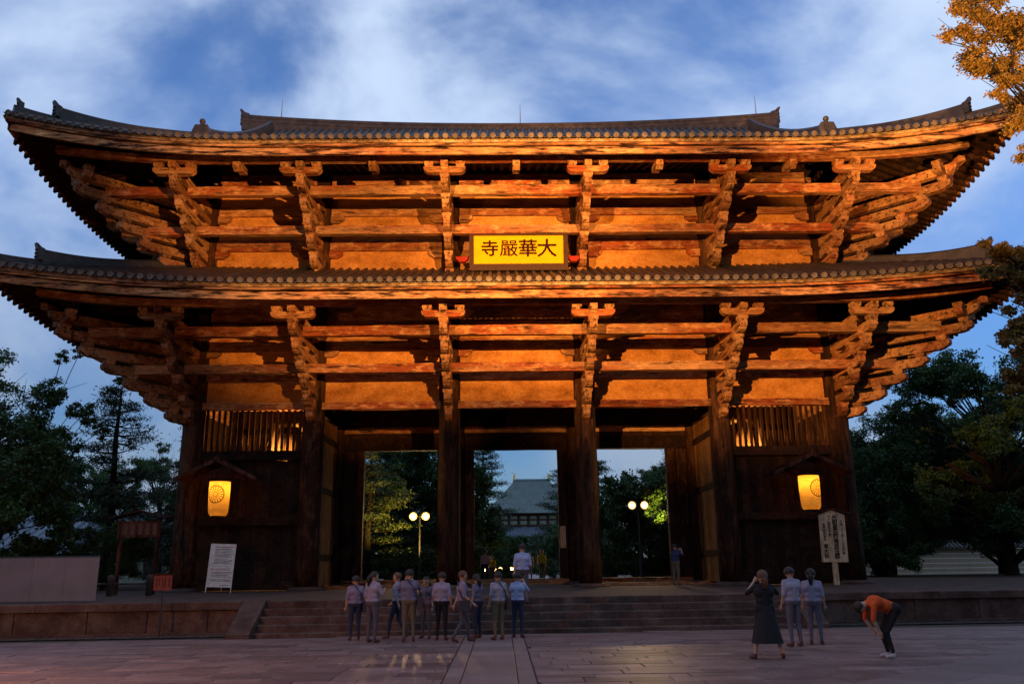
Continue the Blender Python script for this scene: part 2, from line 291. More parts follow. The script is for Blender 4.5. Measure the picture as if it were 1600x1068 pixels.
for sx, x0, x1 in ((0, -8.15, -7.53), (1, 7.91, 8.5)):
    mb = MB(); y0 = YF+.1; y1 = YF-1.55; P = [(y0, .03), (y0+.35, .03), (y0+.35, -.3), (y0+.35, GZ-.02), (y1, GZ-.02), (y1, GZ+.10)]
    mb.prism([(y0+.35, .03), (y0-.1, .03), (y1, GZ+.10), (y1, GZ-.02), (y0+.35, GZ-.02)], x0, x1, lambda u, v, t: (t, fy(t, u), v)); mb.build('stair_cheek', M['granite'], st)
gv = MB().add([(-30, fy(-30, YF)-.75, GZ+.005), (-8.2, fy(-8.2, YF)-.75, GZ+.005), (-8.2, fy(-8.2, YF), GZ+.005), (-30, fy(-30, YF), GZ+.005)], [(0, 1, 2, 3)])
gv.add([(8.6, fy(8.6, YF)-.8, GZ+.005), (30, fy(30, YF)-.8, GZ+.005), (30, fy(30, YF), GZ+.005), (8.6, fy(8.6, YF), GZ+.005)], [(0, 1, 2, 3)])
for k in range(2600):
    x = rng.uniform(-18, 18)
    if -8.3 < x < 8.7: continue
    y = fy(x, YF)-rng.uniform(.12, .78); s_ = rng.uniform(.012, .035); gv.lathe([(0, s_*.8), (s_*.8, s_*.5), (s_, 0)], 5, (x, y, GZ+.004))
tag(gv.build('gravel_strip', M['gravel']), 'grey gravel strip along the foot of the stone podium', 'gravel', kind='stuff')

# ------------------------------------------------------------------ the gate
gate = tag(empty('temple_gate', (0, 0, 0)), 'huge two-tiered wooden temple gate with sweeping tiled roofs and stacked brackets', 'temple gate')
base_me = MB().lathe([(0, -.02), (.82, -.02), (.80, .05), (.66, .11), (.62, .13), (0, .13)], 24).mesh('column_base', M['granite'], True)
def col_mesh(h):
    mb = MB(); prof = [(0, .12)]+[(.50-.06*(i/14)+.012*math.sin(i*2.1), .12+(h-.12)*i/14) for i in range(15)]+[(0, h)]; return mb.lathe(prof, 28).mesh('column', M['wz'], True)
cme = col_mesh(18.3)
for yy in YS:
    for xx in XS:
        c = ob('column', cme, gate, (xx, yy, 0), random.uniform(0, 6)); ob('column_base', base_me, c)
# --- walls of tie beams and plaster on the four faces
def face_runs(front=True): return [(XS[i], XS[i+1]) for i in range(5)]
def wall_face(dz, bays, tr, full):
    """bays: list of (a,b) along the face; tr(u0,u1,d0,d1,z0,z1) -> box extents; d is outward distance"""
    lev = [('tie_beam', 7.71, 8.02, .26), ('plaster_panel', 8.02, 9.06, 0), ('tie_beam', 9.06, 9.72, .16), ('plaster_panel', 9.72, 10.46, 0), ('tie_beam', 10.46, 10.98, .16), ('plaster_panel', 10.98, 11.72, 0), ('tie_beam', 11.72, 12.5, .14)]
    if dz: lev = [('plaster_panel', 13.9, 15.23, 0), ('tie_beam', 15.23, 15.78, .16), ('plaster_panel', 15.78, 16.98, 0), ('tie_beam', 16.98, 17.5, .16), ('plaster_panel', 17.5, 18.5, 0), ('tie_beam', 18.5, 19.1, .16)]
    for a, b in bays:
        for nm, z0, z1, pr in lev:
            if nm == 'plaster_panel':
                ax, e = tr(a+.3, b-.3, -.12, .02, z0, z1); mb = MB(); mb.box(*e); mb.build(nm, M['plaster'], gate)
            else:
                ax, e = tr(a+.38, b-.38, -.14, pr, z0, z1); beam(nm, *e, M['wx'] if ax == 0 else M['wy'], gate, ax)
def trF(a, b, d0, d1, z0, z1): return 0, (a, b, -d1, -d0, z0, z1)
def trL(a, b, d0, d1, z0, z1): return 1, (-14.39-d1, -14.39-d0, a, b, z0, z1)
def trR(a, b, d0, d1, z0, z1): return 1, (14.39+d0, 14.39+d1, a, b, z0, z1)
FB = [(XS[i], XS[i+1]) for i in range(5)]; SB = [(0, 5.4), (5.4, 10.8)]
for dz in (0, 1):
    wall_face(dz, FB, trF, True); wall_face(dz, SB, trL, True); wall_face(dz, SB, trR, True)
bk = MB(); bk.box(-14.3, 14.3, 10.75, 10.9, 7.8, 19); bk.build('rear_wall', M['dark'], gate)
at_ = MB(); at_.box(-14.2, 14.2, .16, 10.6, 16, 20.3); at_.build('attic_boarding', M['dark'], gate)
cl = MB(); cl.box(-14.2, 14.2, .2, 10.7, 13.2, 13.3); cl.build('ceiling', M['dark'], gate)

# --- bracket arms
DK = [1.0+.77*k for k in range(6)]; ZK = [7.3+.58*k for k in range(6)]; DZ = 6.33
def arm_profile(d):
    return [(0, .19), (d, .19), (d, .03), (d-.05, -.04), (d-.14, -.075), (d-.17, -.075), (d-.20, -.12), (d-.30, -.165), (d-.36, -.165), (d-.42, -.19), (0, -.19)]
def arm_mesh(d, wd=.30):
    return MB().prism(arm_profile(d), -wd/2, wd/2, lambda u, v, t: (u, t, v)).mesh('bracket_arm', M['wy'])
ARM = [arm_mesh(d) for d in DK]+[arm_mesh(5.12)]; DG = 1.24; ARMD = [arm_mesh(d*DG+.1, .34) for d in DK]+[arm_mesh(5.12*DG+.1, .34)]
def block_mb(mb, c, a=.4, h=.2):
    x, y, z = c; q = a/2; r = q*.72
    mb.add([(x-r, y-r, z), (x+r, y-r, z), (x+r, y+r, z), (x-r, y+r, z), (x-q, y-q, z+h*.45), (x+q, y-q, z+h*.45), (x+q, y+q, z+h*.45), (x-q, y+q, z+h*.45), (x-q, y-q, z+h), (x+q, y-q, z+h), (x+q, y+q, z+h), (x-q, y+q, z+h)],
        [(0, 3, 2, 1), (0, 1, 5, 4), (1, 2, 6, 5), (2, 3, 7, 6), (3, 0, 4, 7), (4, 5, 9, 8), (5, 6, 10, 9), (6, 7, 11, 10), (7, 4, 8, 11), (8, 9, 10, 11)]); return mb
BLK = block_mb(MB(), (0, 0, 0)).mesh('bearing_block', M['wy'])
CROSS = MB().prism([(-.88, .13), (.88, .13), (.88, .02), (.83, -.06), (.72, -.13), (.5, -.145), (-.5, -.145), (-.72, -.13), (-.83, -.06), (-.88, .02)], -.15, .15, lambda u, v, t: (t, u, v)).mesh('cross_arm', M['wx'])
def cluster(x, y, rz, dz, diag=False, inter=True):
    s = DG if diag else 1
    for k in range(7):
        z = (ZK[k] if k < 6 else 10.87)+dz
        a = ob('bracket_arm', (ARMD if diag else ARM)[k], gate, (x, y, z), rz)
        if k < 6:
            ob('bearing_block', BLK, a, (DK[k]*s-.2, 0, .19))
            if inter:
                for q in range(k % 2, k, 2): ob('bearing_block', BLK, a, (DK[q]*s-.2, 0, .19), 0, (.85, .85, 1))
    c = ob('cross_arm', CROSS, gate, (x+math.cos(rz)*4.72*s, y+math.sin(rz)*4.72*s, 10.74+dz), rz)
    for u in (-.66, .66): ob('bearing_block', BLK, c, (0, u, .13), 0, (.95, .95, 1.1))
def cluster_simple(x, y, rz, dz):
    mb = MB()
    for k in range(7):
        z = ZK[k] if k < 6 else 10.87; mb.prism(arm_profile(DK[k] if k < 6 else 5.12), -.15, .15, lambda u, v, t: (u, t, v+z))
        if k < 6: block_mb(mb, (DK[k]-.2, 0, z+.19))
    mb.prism([(-.88, .13), (.88, .13), (.88, .02), (.72, -.13), (-.72, -.13), (-.88, .02)], -.15, .15, lambda u, v, t: (4.72+t, u, v+10.74))
    for u in (-.66, .66): block_mb(mb, (4.72, u, 10.87))
    mb.build('bracket_stack', M['wy'], gate, loc=(x, y, dz), rz=rz)
for dz in (0, DZ):
    for i, xx in enumerate(XS): cluster(xx, 0, -math.pi/2, dz, inter=True)
    for sx, rz in ((-1, math.pi), (1, 0)):
        cluster(sx*14.39, 0, rz, dz, inter=False)
        cluster(sx*14.39, 0, R(-135) if sx < 0 else R(-45), dz, diag=True, inter=False)
        for yy in (5.4, 10.8): cluster_simple(sx*14.39, yy, rz, dz)
    # long tie beams running through the stacks
    for d, z0, z1 in ((3.4, 10.2, 10.62), (2.0, 8.95, 9.34)):
        e = 14.39+d
        xs = [-e]+[x for x in XS]+[e]
        for i in range(7):
            a = xs[i]+(.155 if i else 0); b = xs[i+1]-(.155 if i < 6 else 0)
            beam('long_beam', a, b, -d-.15, -d+.15, z0+dz, z1+dz, M['wx'], gate, 0, j=.016)
        for sx in (-1, 1):
            for a, b in ((-d+.16, -.16), (.16, 5.24), (5.56, 10.64), (10.96, 10.8+d)): beam('long_beam', sx*e-.15, sx*e+.15, a, b, z0+dz+.004, z1+dz-.004, M['wy'], gate, 1)
    # nosings beside each column on the wall
    for i, xx in enumerate(XS):
        for s in (-1, 1):
            if (i == 0 and s < 0) or (i == 5 and s > 0): continue
            for z in ((10.28, ) if not dz else (15.02, 16.78, 18.32)):
                MB().prism([(.40, .17), (1.02, .17), (1.02, .05), (.96, -.06), (.86, -.10), (.80, -.17), (.40, -.17)], -.1, .1, lambda u, v, t: (xx+s*u, -.14+t, z+v)).build('wall_bracket', M['wx'], gate)

# --- roofs
def lift(o, x, y, Lf, rg):
    X = 14.39+o; Y = 5.4+o; cx = X-abs(x); cy = Y-abs(y-5.4)
    r = min(cx, cy); c = max(cx, cy)
    return Lf*max(0, 1-(c-r)/rg)**2*max(0, 1-r/7.5)
def roof(name, o, z0, P, Lf, rg, rmax, gable, parent):
    X = 14.39+o; Y0 = -o; Y1 = 10.8+o
    def zt(x, y):
        r = min(y-Y0, Y1-y) if gable and abs(x) < gable else min(X-abs(x), y-Y0, Y1-y)
        return z0+P(r)+lift(o, x, y, Lf, rg)
    # deck, front / back / sides as strips along the slope
    mb = MB(); TH = .16
    def patch(fn, us, ts, mi=0):
        vs = [fn(u, t) for t in ts for u in us]; n = len(us)
        mb.add(vs, [(j*n+i, j*n+i+1, (j+1)*n+i+1, (j+1)*n+i) for j in range(len(ts)-1) for i in range(n-1)], mi)
    T = [i/10 for i in range(11)]
    for dn, off in ((0, 0), (1, -TH)):
        for sgn in (0, 1):
            def fn(u, t):
                k = t*rmax; xx = u*(X-k); yy = Y0+k if sgn == 0 else Y1-k
                return (xx, yy, z0+P(k)+lift(o, xx, yy, Lf, rg)+off)
            patch(fn, [i/20-1 for i in range(41)], T)
            def fs(u, t):
                k = t*rmax; yy = 5.4+u*(5.4+o-k); xx = (X-k)*(1 if sgn else -1)
                return (xx, yy, z0+P(k)+lift(o, xx, yy, Lf, rg)+off)
            patch(fs, [i/12-1 for i in range(25)], T)
    deck = mb.build(name, M['tile'], parent)
    return zt, deck
def roof_kit(o, z0, P, Lf, rg, rmax, gable, name, label):
    zt, deck = roof(name, o, z0, P, Lf, rg, rmax, 0, gate); tag(deck, label)
    X = 14.39+o; Y0 = -o; Y1 = 10.8+o
    top = (10.8/2+o) if gable else rmax
    if gable:                                       # the upper gabled part
        mb = MB(); ks = [rmax+(top-rmax)*i/8 for i in range(9)]
        for sgn in (0, 1):
            for off in (0, -.2):
                vs = [(xx, Y0+k if sgn == 0 else Y1-k, z0+P(k)+off) for k in ks for xx in (-gable, gable)]
                mb.add(vs, [(2*i, 2*i+1, 2*i+3, 2*i+2) for i in range(8)])
        mb.build('gable_roof', M['tile'], deck)
        for sx in (-1, 1):
            MB().add([(sx*(gable-.7), Y0+k, z0+P(k)-.1) for k in ks]+[(sx*(gable-.7), Y1-k, z0+P(k)-.1) for k in ks[::-1]], [tuple(range(18))]).build('gable_wall', M['dark'], deck)
            for s2 in (0, 1):
                MB().sweep([(sx*(gable-.15), Y0+k if s2 == 0 else Y1-k, z0+P(k)-.25) for k in ks], [(-.08, -.35), (.08, -.35), (.08, .1), (-.08, .1)]).build('barge_board', M['wy'], deck)
    # cover-tile rows, one object each on the front slope
    sp = .385; n = int(2*X/sp); x = -(n-1)*sp/2
    dm = MB().lathe([(0, 0), (.075, 0), (.085, .03), (.115, .03), (.12, 0), (.12, -.14), (0, -.14)], 12).v
    disc = MB(); disc.add([(p[0], -p[2], p[1]) for p in dm], MB().lathe([(0, 0)]*7, 12).f); disc_me = disc.mesh('eave_tile', M['tile_end'])
    side = MB()
    hw = lambda r, i: (-.095*math.cos(math.pi*i/5), .02+.095*math.sin(math.pi*i/5))
    for i in range(n):
        xx = x+i*sp; rend = min(X-abs(xx), rmax) if not gable or abs(xx) > gable-.3 else top
        rend = max(.25, rend); sg = max(2, int(rend/.9)); mb = MB(); vs = []
        for k in range(sg+1):
            r = rend*k/sg; zz = zt(xx, Y0+r) if not (gable and abs(xx) < gable) else z0+P(r)+lift(o, xx, Y0+r, Lf, rg)
            vs += [(hw(r, q)[0], r, hw(r, q)[1]+zz-z0) for q in range(6)]
        mb.add(vs, [(k*6+q, k*6+q+1, k*6+q+7, k*6+q+6) for k in range(sg) for q in range(5)]); mb.build('tile_row', M['tile'], deck, True, (xx, Y0, z0))
        e = ob('eave_tile', disc_me, deck, (xx, Y0-.05, zt(xx, Y0)+.0)); e.rotation_euler = (random.uniform(-.06, .06), random.uniform(-.08, .08), random.uniform(-.08, .08))
    ns = int(2*(5.4+o)/sp)
    for sx in (-1, 1):
        for i in range(ns):
            yy = 5.4-(ns-1)*sp/2+i*sp; rend = max(.25, min(5.4+o-abs(yy-5.4), rmax)); sg = max(2, int(rend/.9)); vs = []
            for k in range(sg+1):
                r = rend*k/sg; zz = zt(sx*(X-r), yy); vs += [(sx*(X-r), yy+hw(r, q)[0], hw(r, q)[1]+zz) for q in range(6)]
            side.add(vs, [(k*6+q, k*6+q+1, k*6+q+7, k*6+q+6) for k in range(sg) for q in range(5)])
            side.add([(sx*(X+.05-.12*a), yy+.12*math.cos(2*math.pi*q/10), zt(sx*X, yy)+.12*math.sin(2*math.pi*q/10)) for a in (0, 1) for q in range(10)], [tuple(range(10)), tuple(range(10, 20))]+[(q, (q+1) % 10, 10+(q+1) % 10, 10+q) for q in range(10)])
    tag(side.build('side_tiles', M['tile'], deck), kind='stuff')
    # eave edge: pan-tile lips, clay bedding, thin board, tall nose board
    xs = [X*(i/40-1) for i in range(81)]
    lip = MB()
    for i in range(n-1):
        xx = x+(i+.5)*sp; zz = zt(xx, Y0)
        lip.add([(xx-.17, Y0-.02, zz+.03), (xx, Y0-.04, zz-.05), (xx+.17, Y0-.02, zz+.03), (xx+.17, Y0-.02, zz-.03), (xx, Y0-.04, zz-.11), (xx-.17, Y0-.02, zz-.03), (xx-.17, Y0+.3, zz+.05), (xx, Y0+.3, zz-.03), (xx+.17, Y0+.3, zz+.05)], [(0, 1, 4, 5), (1, 2, 3, 4), (0, 6, 7, 1), (1, 7, 8, 2)])
    tag(lip.build('pan_tile_edge', M['tile'], deck), kind='stuff')
    def edge(dy, z_a, z_b, nm, mat, th):
        for i in range(8):
            seg = xs[i*10:(i+1)*10+1]; MB().sweep([(q*(X+dy)/X, Y0-dy, zt(q, Y0)) for q in seg], [(-th, z_a), (0, z_a), (0, z_b), (-th, z_b)]).build(nm, M[mat], deck)
        for sx in (-1, 1):
            ys = [5.4+(5.4+o)*(i/16-1) for i in range(33)]
            for i in range(4):
                seg = ys[i*8:(i+1)*8+1]; pts = [(sx*(X+dy), 5.4+(q-5.4)*(5.4+o+dy)/(5.4+o), zt(sx*X, q)) for q in seg]
                MB().sweep(pts, [(0, z_a), (th*-sx*-1, z_a), (th*-sx*-1, z_b), (0, z_b)] if False else [(-th/2, z_a), (th/2, z_a), (th/2, z_b), (-th/2, z_b)]).build(nm, M[mat], deck)
    edge(-.06, -.22, -.10, 'clay_bedding', 'bed', .1)
    edge(-.12, -.33, -.235, 'eave_board', 'fascia', .12)
    edge(-.20, -.69, -.385, 'nose_board', 'fascia', .10)
    # rafters and soffit
    sof = MB(); ks = [0.3, 2, 4, 5.9]
    for sgn in (0, 1):
        vs = []
        for k in ks:
            for u in [i/20-1 for i in range(41)]:
                xx = u*(X-k); yy = Y0+k if sgn == 0 else Y1-k; vs.append((xx, yy, z0-.46+.33*k+lift(o, xx, yy, Lf, rg)))
        sof.add(vs, [(j*41+i, j*41+i+1, (j+1)*41+i+1, (j+1)*41+i) for j in range(3) for i in range(40)])
        vs = []
        for k in ks:
            for u in [i/12-1 for i in range(25)]:
                yy = 5.4+u*(5.4+o-k); xx = (X-k)*(1 if sgn else -1); vs.append((xx, yy, z0-.46+.33*k+lift(o, xx, yy, Lf, rg)))
        sof.add(vs, [(j*25+i, j*25+i+1, (j+1)*25+i+1, (j+1)*25+i) for j in range(3) for i in range(24)])
    sof.build('soffit', M['dark'], deck)
    raf = MB(); q = -X+.5
    while q < X-.4:
        r1 = min(5.8, X-abs(q)-.05)
        if r1 > .5:
            za, zb = z0-.62+.33*.28+lift(o, q, Y0+.28, Lf, rg), z0-.62+.33*r1+lift(o, q, Y0+r1, Lf, rg)
            raf.add([(q+a, yv, zv+b) for yv, zv in ((Y0+.28, za), (Y0+r1, zb)) for a, b in ((-.07, 0), (.07, 0), (.07, .16), (-.07, .16))], [(0, 1, 2, 3), (4, 7, 6, 5), (0, 4, 5, 1), (1, 5, 6, 2), (2, 6, 7, 3), (3, 7, 4, 0)])
        q += .42
    for sx in (-1, 1):
        q = -o+.5
        while q < Y1-.4:
            r1 = min(5.8, 5.4+o-abs(q-5.4)-.05)
            if r1 > .5:
                za, zb = z0-.80+lift(o, X, q, Lf, rg), z0-.62+.33*r1+lift(o, sx*(X-r1), q, Lf, rg)
                raf.add([(sx*xv, q+a, zv+b) for xv, zv in ((X-.08, za), (X-r1, zb)) for a, b in ((-.08, 0), (.08, 0), (.08, .2), (-.08, .2))], [(0, 1, 2, 3), (4, 7, 6, 5), (0, 4, 5, 1), (1, 5, 6, 2), (2, 6, 7, 3), (3, 7, 4, 0)])
            q += .42
    tag(raf.build('rafters', M['dark'], deck), kind='stuff')  # darkened timber: the under-eave shadow lies in its colour
    return zt, deck
PL = lambda r: .36*r+.010*r*r
PU = lambda r: .36*r+.0185*r*r
OL, OU = 6.35, 6.45
ZL, ZU = 11.66, 17.74
ztL, deckL = roof_kit(OL, ZL, PL, .85, 12, 6.1, 0, 'lower_roof', 'lower skirt roof of dark tiles over a red-brown eave board')
ztU, deckU = roof_kit(OU, ZU, PU, 1.2, 10, 7.2, 13.5, 'upper_roof', 'upper hip and gable roof of dark tiles with upturned corners')
# eave purlins carried by the brackets
for dz, o, zf in ((0, OL, ztL), (DZ, OU, ztU)):
    e = 14.39+5.0
    def pz(x): return 11.24+dz+.62*max(0, (abs(x)-13)/7)**2
    xs = [-e, -12.5, -7, -2, 2, 7, 12.5, e]
    for i in range(7):
        pts = [(xs[i]+(xs[i+1]-xs[i])*q/6, -4.78, pz(xs[i]+(xs[i+1]-xs[i])*q/6)) for q in range(7)]
        MB().sweep(pts, [(-.14, -.13), (.14, -.13), (.14, .15), (-.14, .15)]).build('eave_purlin', M['wx'], gate)
    for sx in (-1, 1):
        for a, b in ((-4.6, 2), (2.01, 8.8), (8.81, 15)): beam('eave_purlin', sx*(14.39+4.78)-.14, sx*(14.39+4.78)+.14, a, b, 11.12+dz, 11.38+dz, M['wy'], gate, 1)
# intermediate tail arms between the stacks under the upper eave
for xx in [-11.74, -6.06, 0, 6.06, 11.74]:
    s = -1 if xx < 0 else 1
    MB().prism([(3.9, .22), (5.0, .22), (5.0, -.14), (4.72, -.26), (4.35, -.06), (3.9, -.03)], -.15, .15, lambda u, v, t: (xx+t+s*.0, -u, 17.33+v)).build('tail_arm', M['wy'], gate)

# --- ridges
def ridge_courses(pts, h, wd, parent, name, cap=.11):
    mb = MB(); nc = max(2, int(h/.12))
    for i in range(nc):
        q = wd/2*(1-.25*i/nc)-(.03 if i % 2 else 0); mb.sweep(pts, [(-q, h*i/nc if i else -.3), (q, h*i/nc if i else -.3), (q, h*(i+.9)/nc), (-q, h*(i+.9)/nc)])
    o = mb.build(name, M['tile'], parent); MB().tube([Vector(p)+Vector((0, 0, h+.03)) for p in pts], cap, 8).build('ridge_cap', M['tile'], o, True); return o
def horn(parent, loc, rz, s=1.0):
    """upswept end tile: a demon-tile face with a curled horn"""
    mb = MB(); mb.prism([(-.1, 0), (.22, 0), (.30, .25), (.24, .5), (.32, .72), (.42, 1.0), (.30, .98), (.12, .80), (-.1, .72)], -.26, .26, lambda u, v, t: (u*s, t*s*(1-.35*v), v*s))
    for z in (.2, .42, .64): mb.tube([(.26*s, -.2*s, z*s), (.33*s, 0, z*s), (.26*s, .2*s, z*s)], .07*s, 6)
    return mb.build('ridge_end_tile', M['tile'], parent, False, loc, rz)
def mz(x): return 24.12+.62*(abs(x)/15)**2.2
mr = ridge_courses([(15*(i/20-1), 5.4, mz(15*(i/20-1))) for i in range(41)], .62, .62, deckU, 'main_ridge', .13)
for sx in (-1, 1): horn(deckU, (sx*14.75, 5.4, mz(15)-.05), 0 if sx > 0 else math.pi, 1.08)
for sx in (-1, 1):                                   # descending ridges down the front slope
    pts = [(sx*13.2, -OU+k, ZU+PU(k)+.05) for k in [10.9-9.6*i/12 for i in range(13)]]
    pts[-1] = (pts[-1][0], pts[-1][1], pts[-1][2]+.06)
    ridge_courses(pts, .52, .46, deckU, 'descending_ridge')
    mb = MB(); mb.prism([(-.36, 0), (.36, 0), (.38, .3), (.26, .62), (-.26, .62), (-.38, .3)], -.14, .14, lambda u, v, t: (u, t, v)); mb.lathe([(0, -.12), (.1, -.08), (.13, 0), (.1, .09), (0, .13)], 10, (0, 0, .82)); mb.lathe([(.12, .6), (.08, .72), (.1, .78)], 8)
    mb.build('demon_tile', M['tile'], deckU, False, (sx*13.2, -OU+1.2, ZU+PU(1.2)+.1))
for (o, zf, P, z0, deck, ks, kend) in ((OU, ztU, PU, ZU, deckU, (7.2, 1.45), .45), (OL, ztL, PL, ZL, deckL, (6.0, 1.4), -1)):
    for sx in (-1, 1):
        X = 14.39+o
        def hp(r, up=0): return (sx*(X-r), -o+r, z0+P(r)+lift(o, X-r, -o+r, .85 if o == OL else 1.2, 9)+up)
        pts = [hp(ks[0]+(ks[1]-ks[0])*i/14, .0+.30*max(0, (i-7)/7)**2) for i in range(15)]
        ridge_courses(pts, .26, .40, deck, 'corner_ridge'); horn(deck, (pts[-1][0], pts[-1][1], pts[-1][2]-.12), R(-45) if sx > 0 else R(-135), .70)
        pts = [hp(1.9+(.25-1.9)*i/8, .0+.18*(i/8)**2) for i in range(9)]
        ridge_courses(pts, .12, .32, deck, 'corner_ridge', .09)
        if kend > 0: horn(deck, (pts[-2][0], pts[-2][1], pts[-2][2]), R(-45) if sx > 0 else R(-135), .55)
for sx, x in ((0, -12.9), (0, .5), (0, 13.85)):
    zb = mz(x)+.6; mb = MB().tube([(x, 5.4, zb), (x, 5.4, zb+.3), (x, 5.4, zb+1.35)], [.035, .03, .012], 6); mb.lathe([(0, 0), (.1, 0), (.03, .12)], 8, (x, 5.4, zb)); mb.build('lightning_rod', M['steel'], deckU)
# closing boards where the lower roof meets the upper wall
MB().sweep([(-14.7, -.33, 13.72), (14.7, -.33, 13.72)], [(-.1, 0), (.1, 0), (.1, .34), (-.1, .34)]).build('sill_beam', M['wx'], gate)

# --- name plaque
pq = tag(empty('name_plaque', (.12, -1.75, 13.80)), 'yellow name plaque with four dark brushed characters in a brown frame', 'plaque'); pq.rotation_euler = (R(8), 0, 0)
W, Hh = 2.08, 1.52
MB().box(-W, W, 0, .1, .02, Hh).build('board', M['gold'], pq)
for nm, e in (('frame_rail', (-W-.12, W+.12, -.09, .12, -.16, .14)), ('frame_rail', (-W-.12, W+.12, -.09, .12, Hh-.09, Hh+.14)), ('frame_stile', (-W-.13, -W+.07, -.08, .118, .142, Hh-.092)), ('frame_stile', (W-.07, W+.13, -.08, .118, .142, Hh-.092))):
    MB().box(*e).build(nm, M['lacquer'], pq)
for i, (ch, sz) in enumerate(zip('寺嚴華大', (.70, .74, .76, .80))):
    t = ob('character', bold(text_mesh(ch, sz*1.1, M['inkbrown'], 0), .006 if ch == '嚴' else .014), pq, (-1.29+.855*i, -.012, .80)); t.rotation_euler = (R(90), 0, 0); t.scale = (1.06, 1, 1)
for x in (-2.42, 2.62):
    mb = MB(); mb.prism([(-.3, .14), (.3, .14), (.26, .04), (.12, -.1), (-.12, -.1), (-.26, .04)], -.12, .12, lambda u, v, t: (u, t, v)); mb.build('red_bracket', M['red'], gate, False, (x, -1.5, 14.22))

# --- lower storey: lattice bays, lintels, doors
latt = MB().box(-.055, .055, -.055, .055, 0, 1.84).mesh('lattice_bar', M['wz'])
for sx in (-1, 1):
    a, b = sorted((sx*9.55, sx*13.93)); n = 17
    for i in range(n):
        x = a+(b-a)*(i+.5)/n; o = ob('lattice_bar', latt, gate, (x, 0, 5.9), random.uniform(-.1, .1))
    beam('tie_beam', a, b, -.2, .2, 5.5, 5.9, M['dark'], gate, 0)
    for z in (.05, 2.7): beam('tie_beam', a, b, -.16, .12, z, z+.32, M['dark'], gate, 0)
    n = 13
    for i in range(n):
        w_ = (b-a)/n; MB().box(a+w_*i+.006, a+w_*(i+1)-.006, .14+random.uniform(0, .02), .2, .0, 5.5).build('plank', M['dark'], gate)
    MB().box(a, b, .21, .24, 0, 5.5).build('light_stop_board', M['dark'], gate)  # unseen sheet added to stop bay lamplight leaking between the planks
    # inner face of the guardian bay towards the passage, and its back
    ix = sx*9.0; n = 10
    for i in range(n):
        y0 = .62+4.2*i/n; MB().box(ix-.04, ix+.04+random.uniform(0, .015), y0+.005, y0+4.2/n-.005, .1, 7.6).build('plank', M['pale'], gate)
    for z in (1.2, 4.2, 6.6): beam('tie_beam', ix-.1, ix+.1, .5, 4.9, z, z+.28, M['dark'], gate, 1)
    n = 14
    for i in range(n):
        w_ = (b-a)/n; MB().box(a+w_*i+.005, a+w_*(i+1)-.005, 5.3, 5.38+random.uniform(0, .02), .0, 9.5).build('plank', M['pale'], gate)
    MB().box(sx*14.3-.06, sx*14.3+.06, .5, 4.9, .0, 7.7).build('side_wall', M['dark'], gate)
    MB().box(sx*14.3-.06, sx*14.3+.06, 5.9, 10.3, .0, 7.7).build('side_wall', M['dark'], gate)
    MB().box(*sorted((sx*9.4, sx*14.2)), .3, 5.3, 9.5, 9.6).build('bay_ceiling', M['dark'], gate)
YM = 5.4
for i in range(5):
    a, b = XS[i]+.45, XS[i+1]-.45
    beam('tie_beam', a, b, YM-.18, YM+.18, 7.42, 7.72, M['wx'] if 0 < i < 4 else M['dark'], gate, 0)
    MB().box(a, b, YM-.05, YM+.05, 7.72, 13.2).build('upper_boarding', M['dark'], gate)
    for yy in (5.4, 10.8):
        beam('tie_beam', a, b, yy-.16, yy+.16, 11.0, 11.5, M['dark'], gate, 0)
for x in XS[1:5]:
    for y0, y1 in ((.45, 4.95), (5.85, 10.35)): beam('tie_beam', x-.16, x+.16, y0, y1, 7.75, 8.25, M['dark'], gate, 1)
for (o0, o1, c0, c1) in ((-7.6, -3.95, -9.09, -3.03), (-2.1, 2.1, -3.03, 3.03), (3.95, 7.6, 3.03, 9.09)):
    beam('door_lintel', c0+.46, c1-.46, YM-.24, YM+.2, 6.55, 7.18, M['dark'], gate, 0)
    MB().box(c0+.46, c1-.46, YM-.06, YM+.06, 7.18, 7.42).build('transom_board', M['dark'], gate)
    beam('threshold', c0+.5, c1-.5, YM-.2, YM+.2, .0, .26, M['wx'], gate, 0)
    for q, s in ((o0, -1), (o1, 1)):
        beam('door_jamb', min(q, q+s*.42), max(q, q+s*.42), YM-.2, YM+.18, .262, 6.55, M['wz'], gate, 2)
        e = c0+.44 if s < 0 else c1-.44; lo, hi = sorted((q+s*.42, e))
        if hi-lo > .06: MB().box(lo, hi, YM-.06, YM+.06, .262, 6.55).build('side_board', M['wz'], gate)
# small paper notice on the door jamb
nt_ = tag(MB().box(2.14, 2.42, YM-.235, YM-.205, 1.7, 2.75).build('paper_notice', M['signwood']), 'small plain wooden notice on the jamb of the middle doorway', 'notice')
# pale horizontal rails on the podium floor in front of the doorways are thresholds of the front row
for i in (1, 3): beam('threshold', XS[i]+.62, XS[i+1]-.62, 1.2, 1.5, -.02, .12, M['wx'], gate, 0)

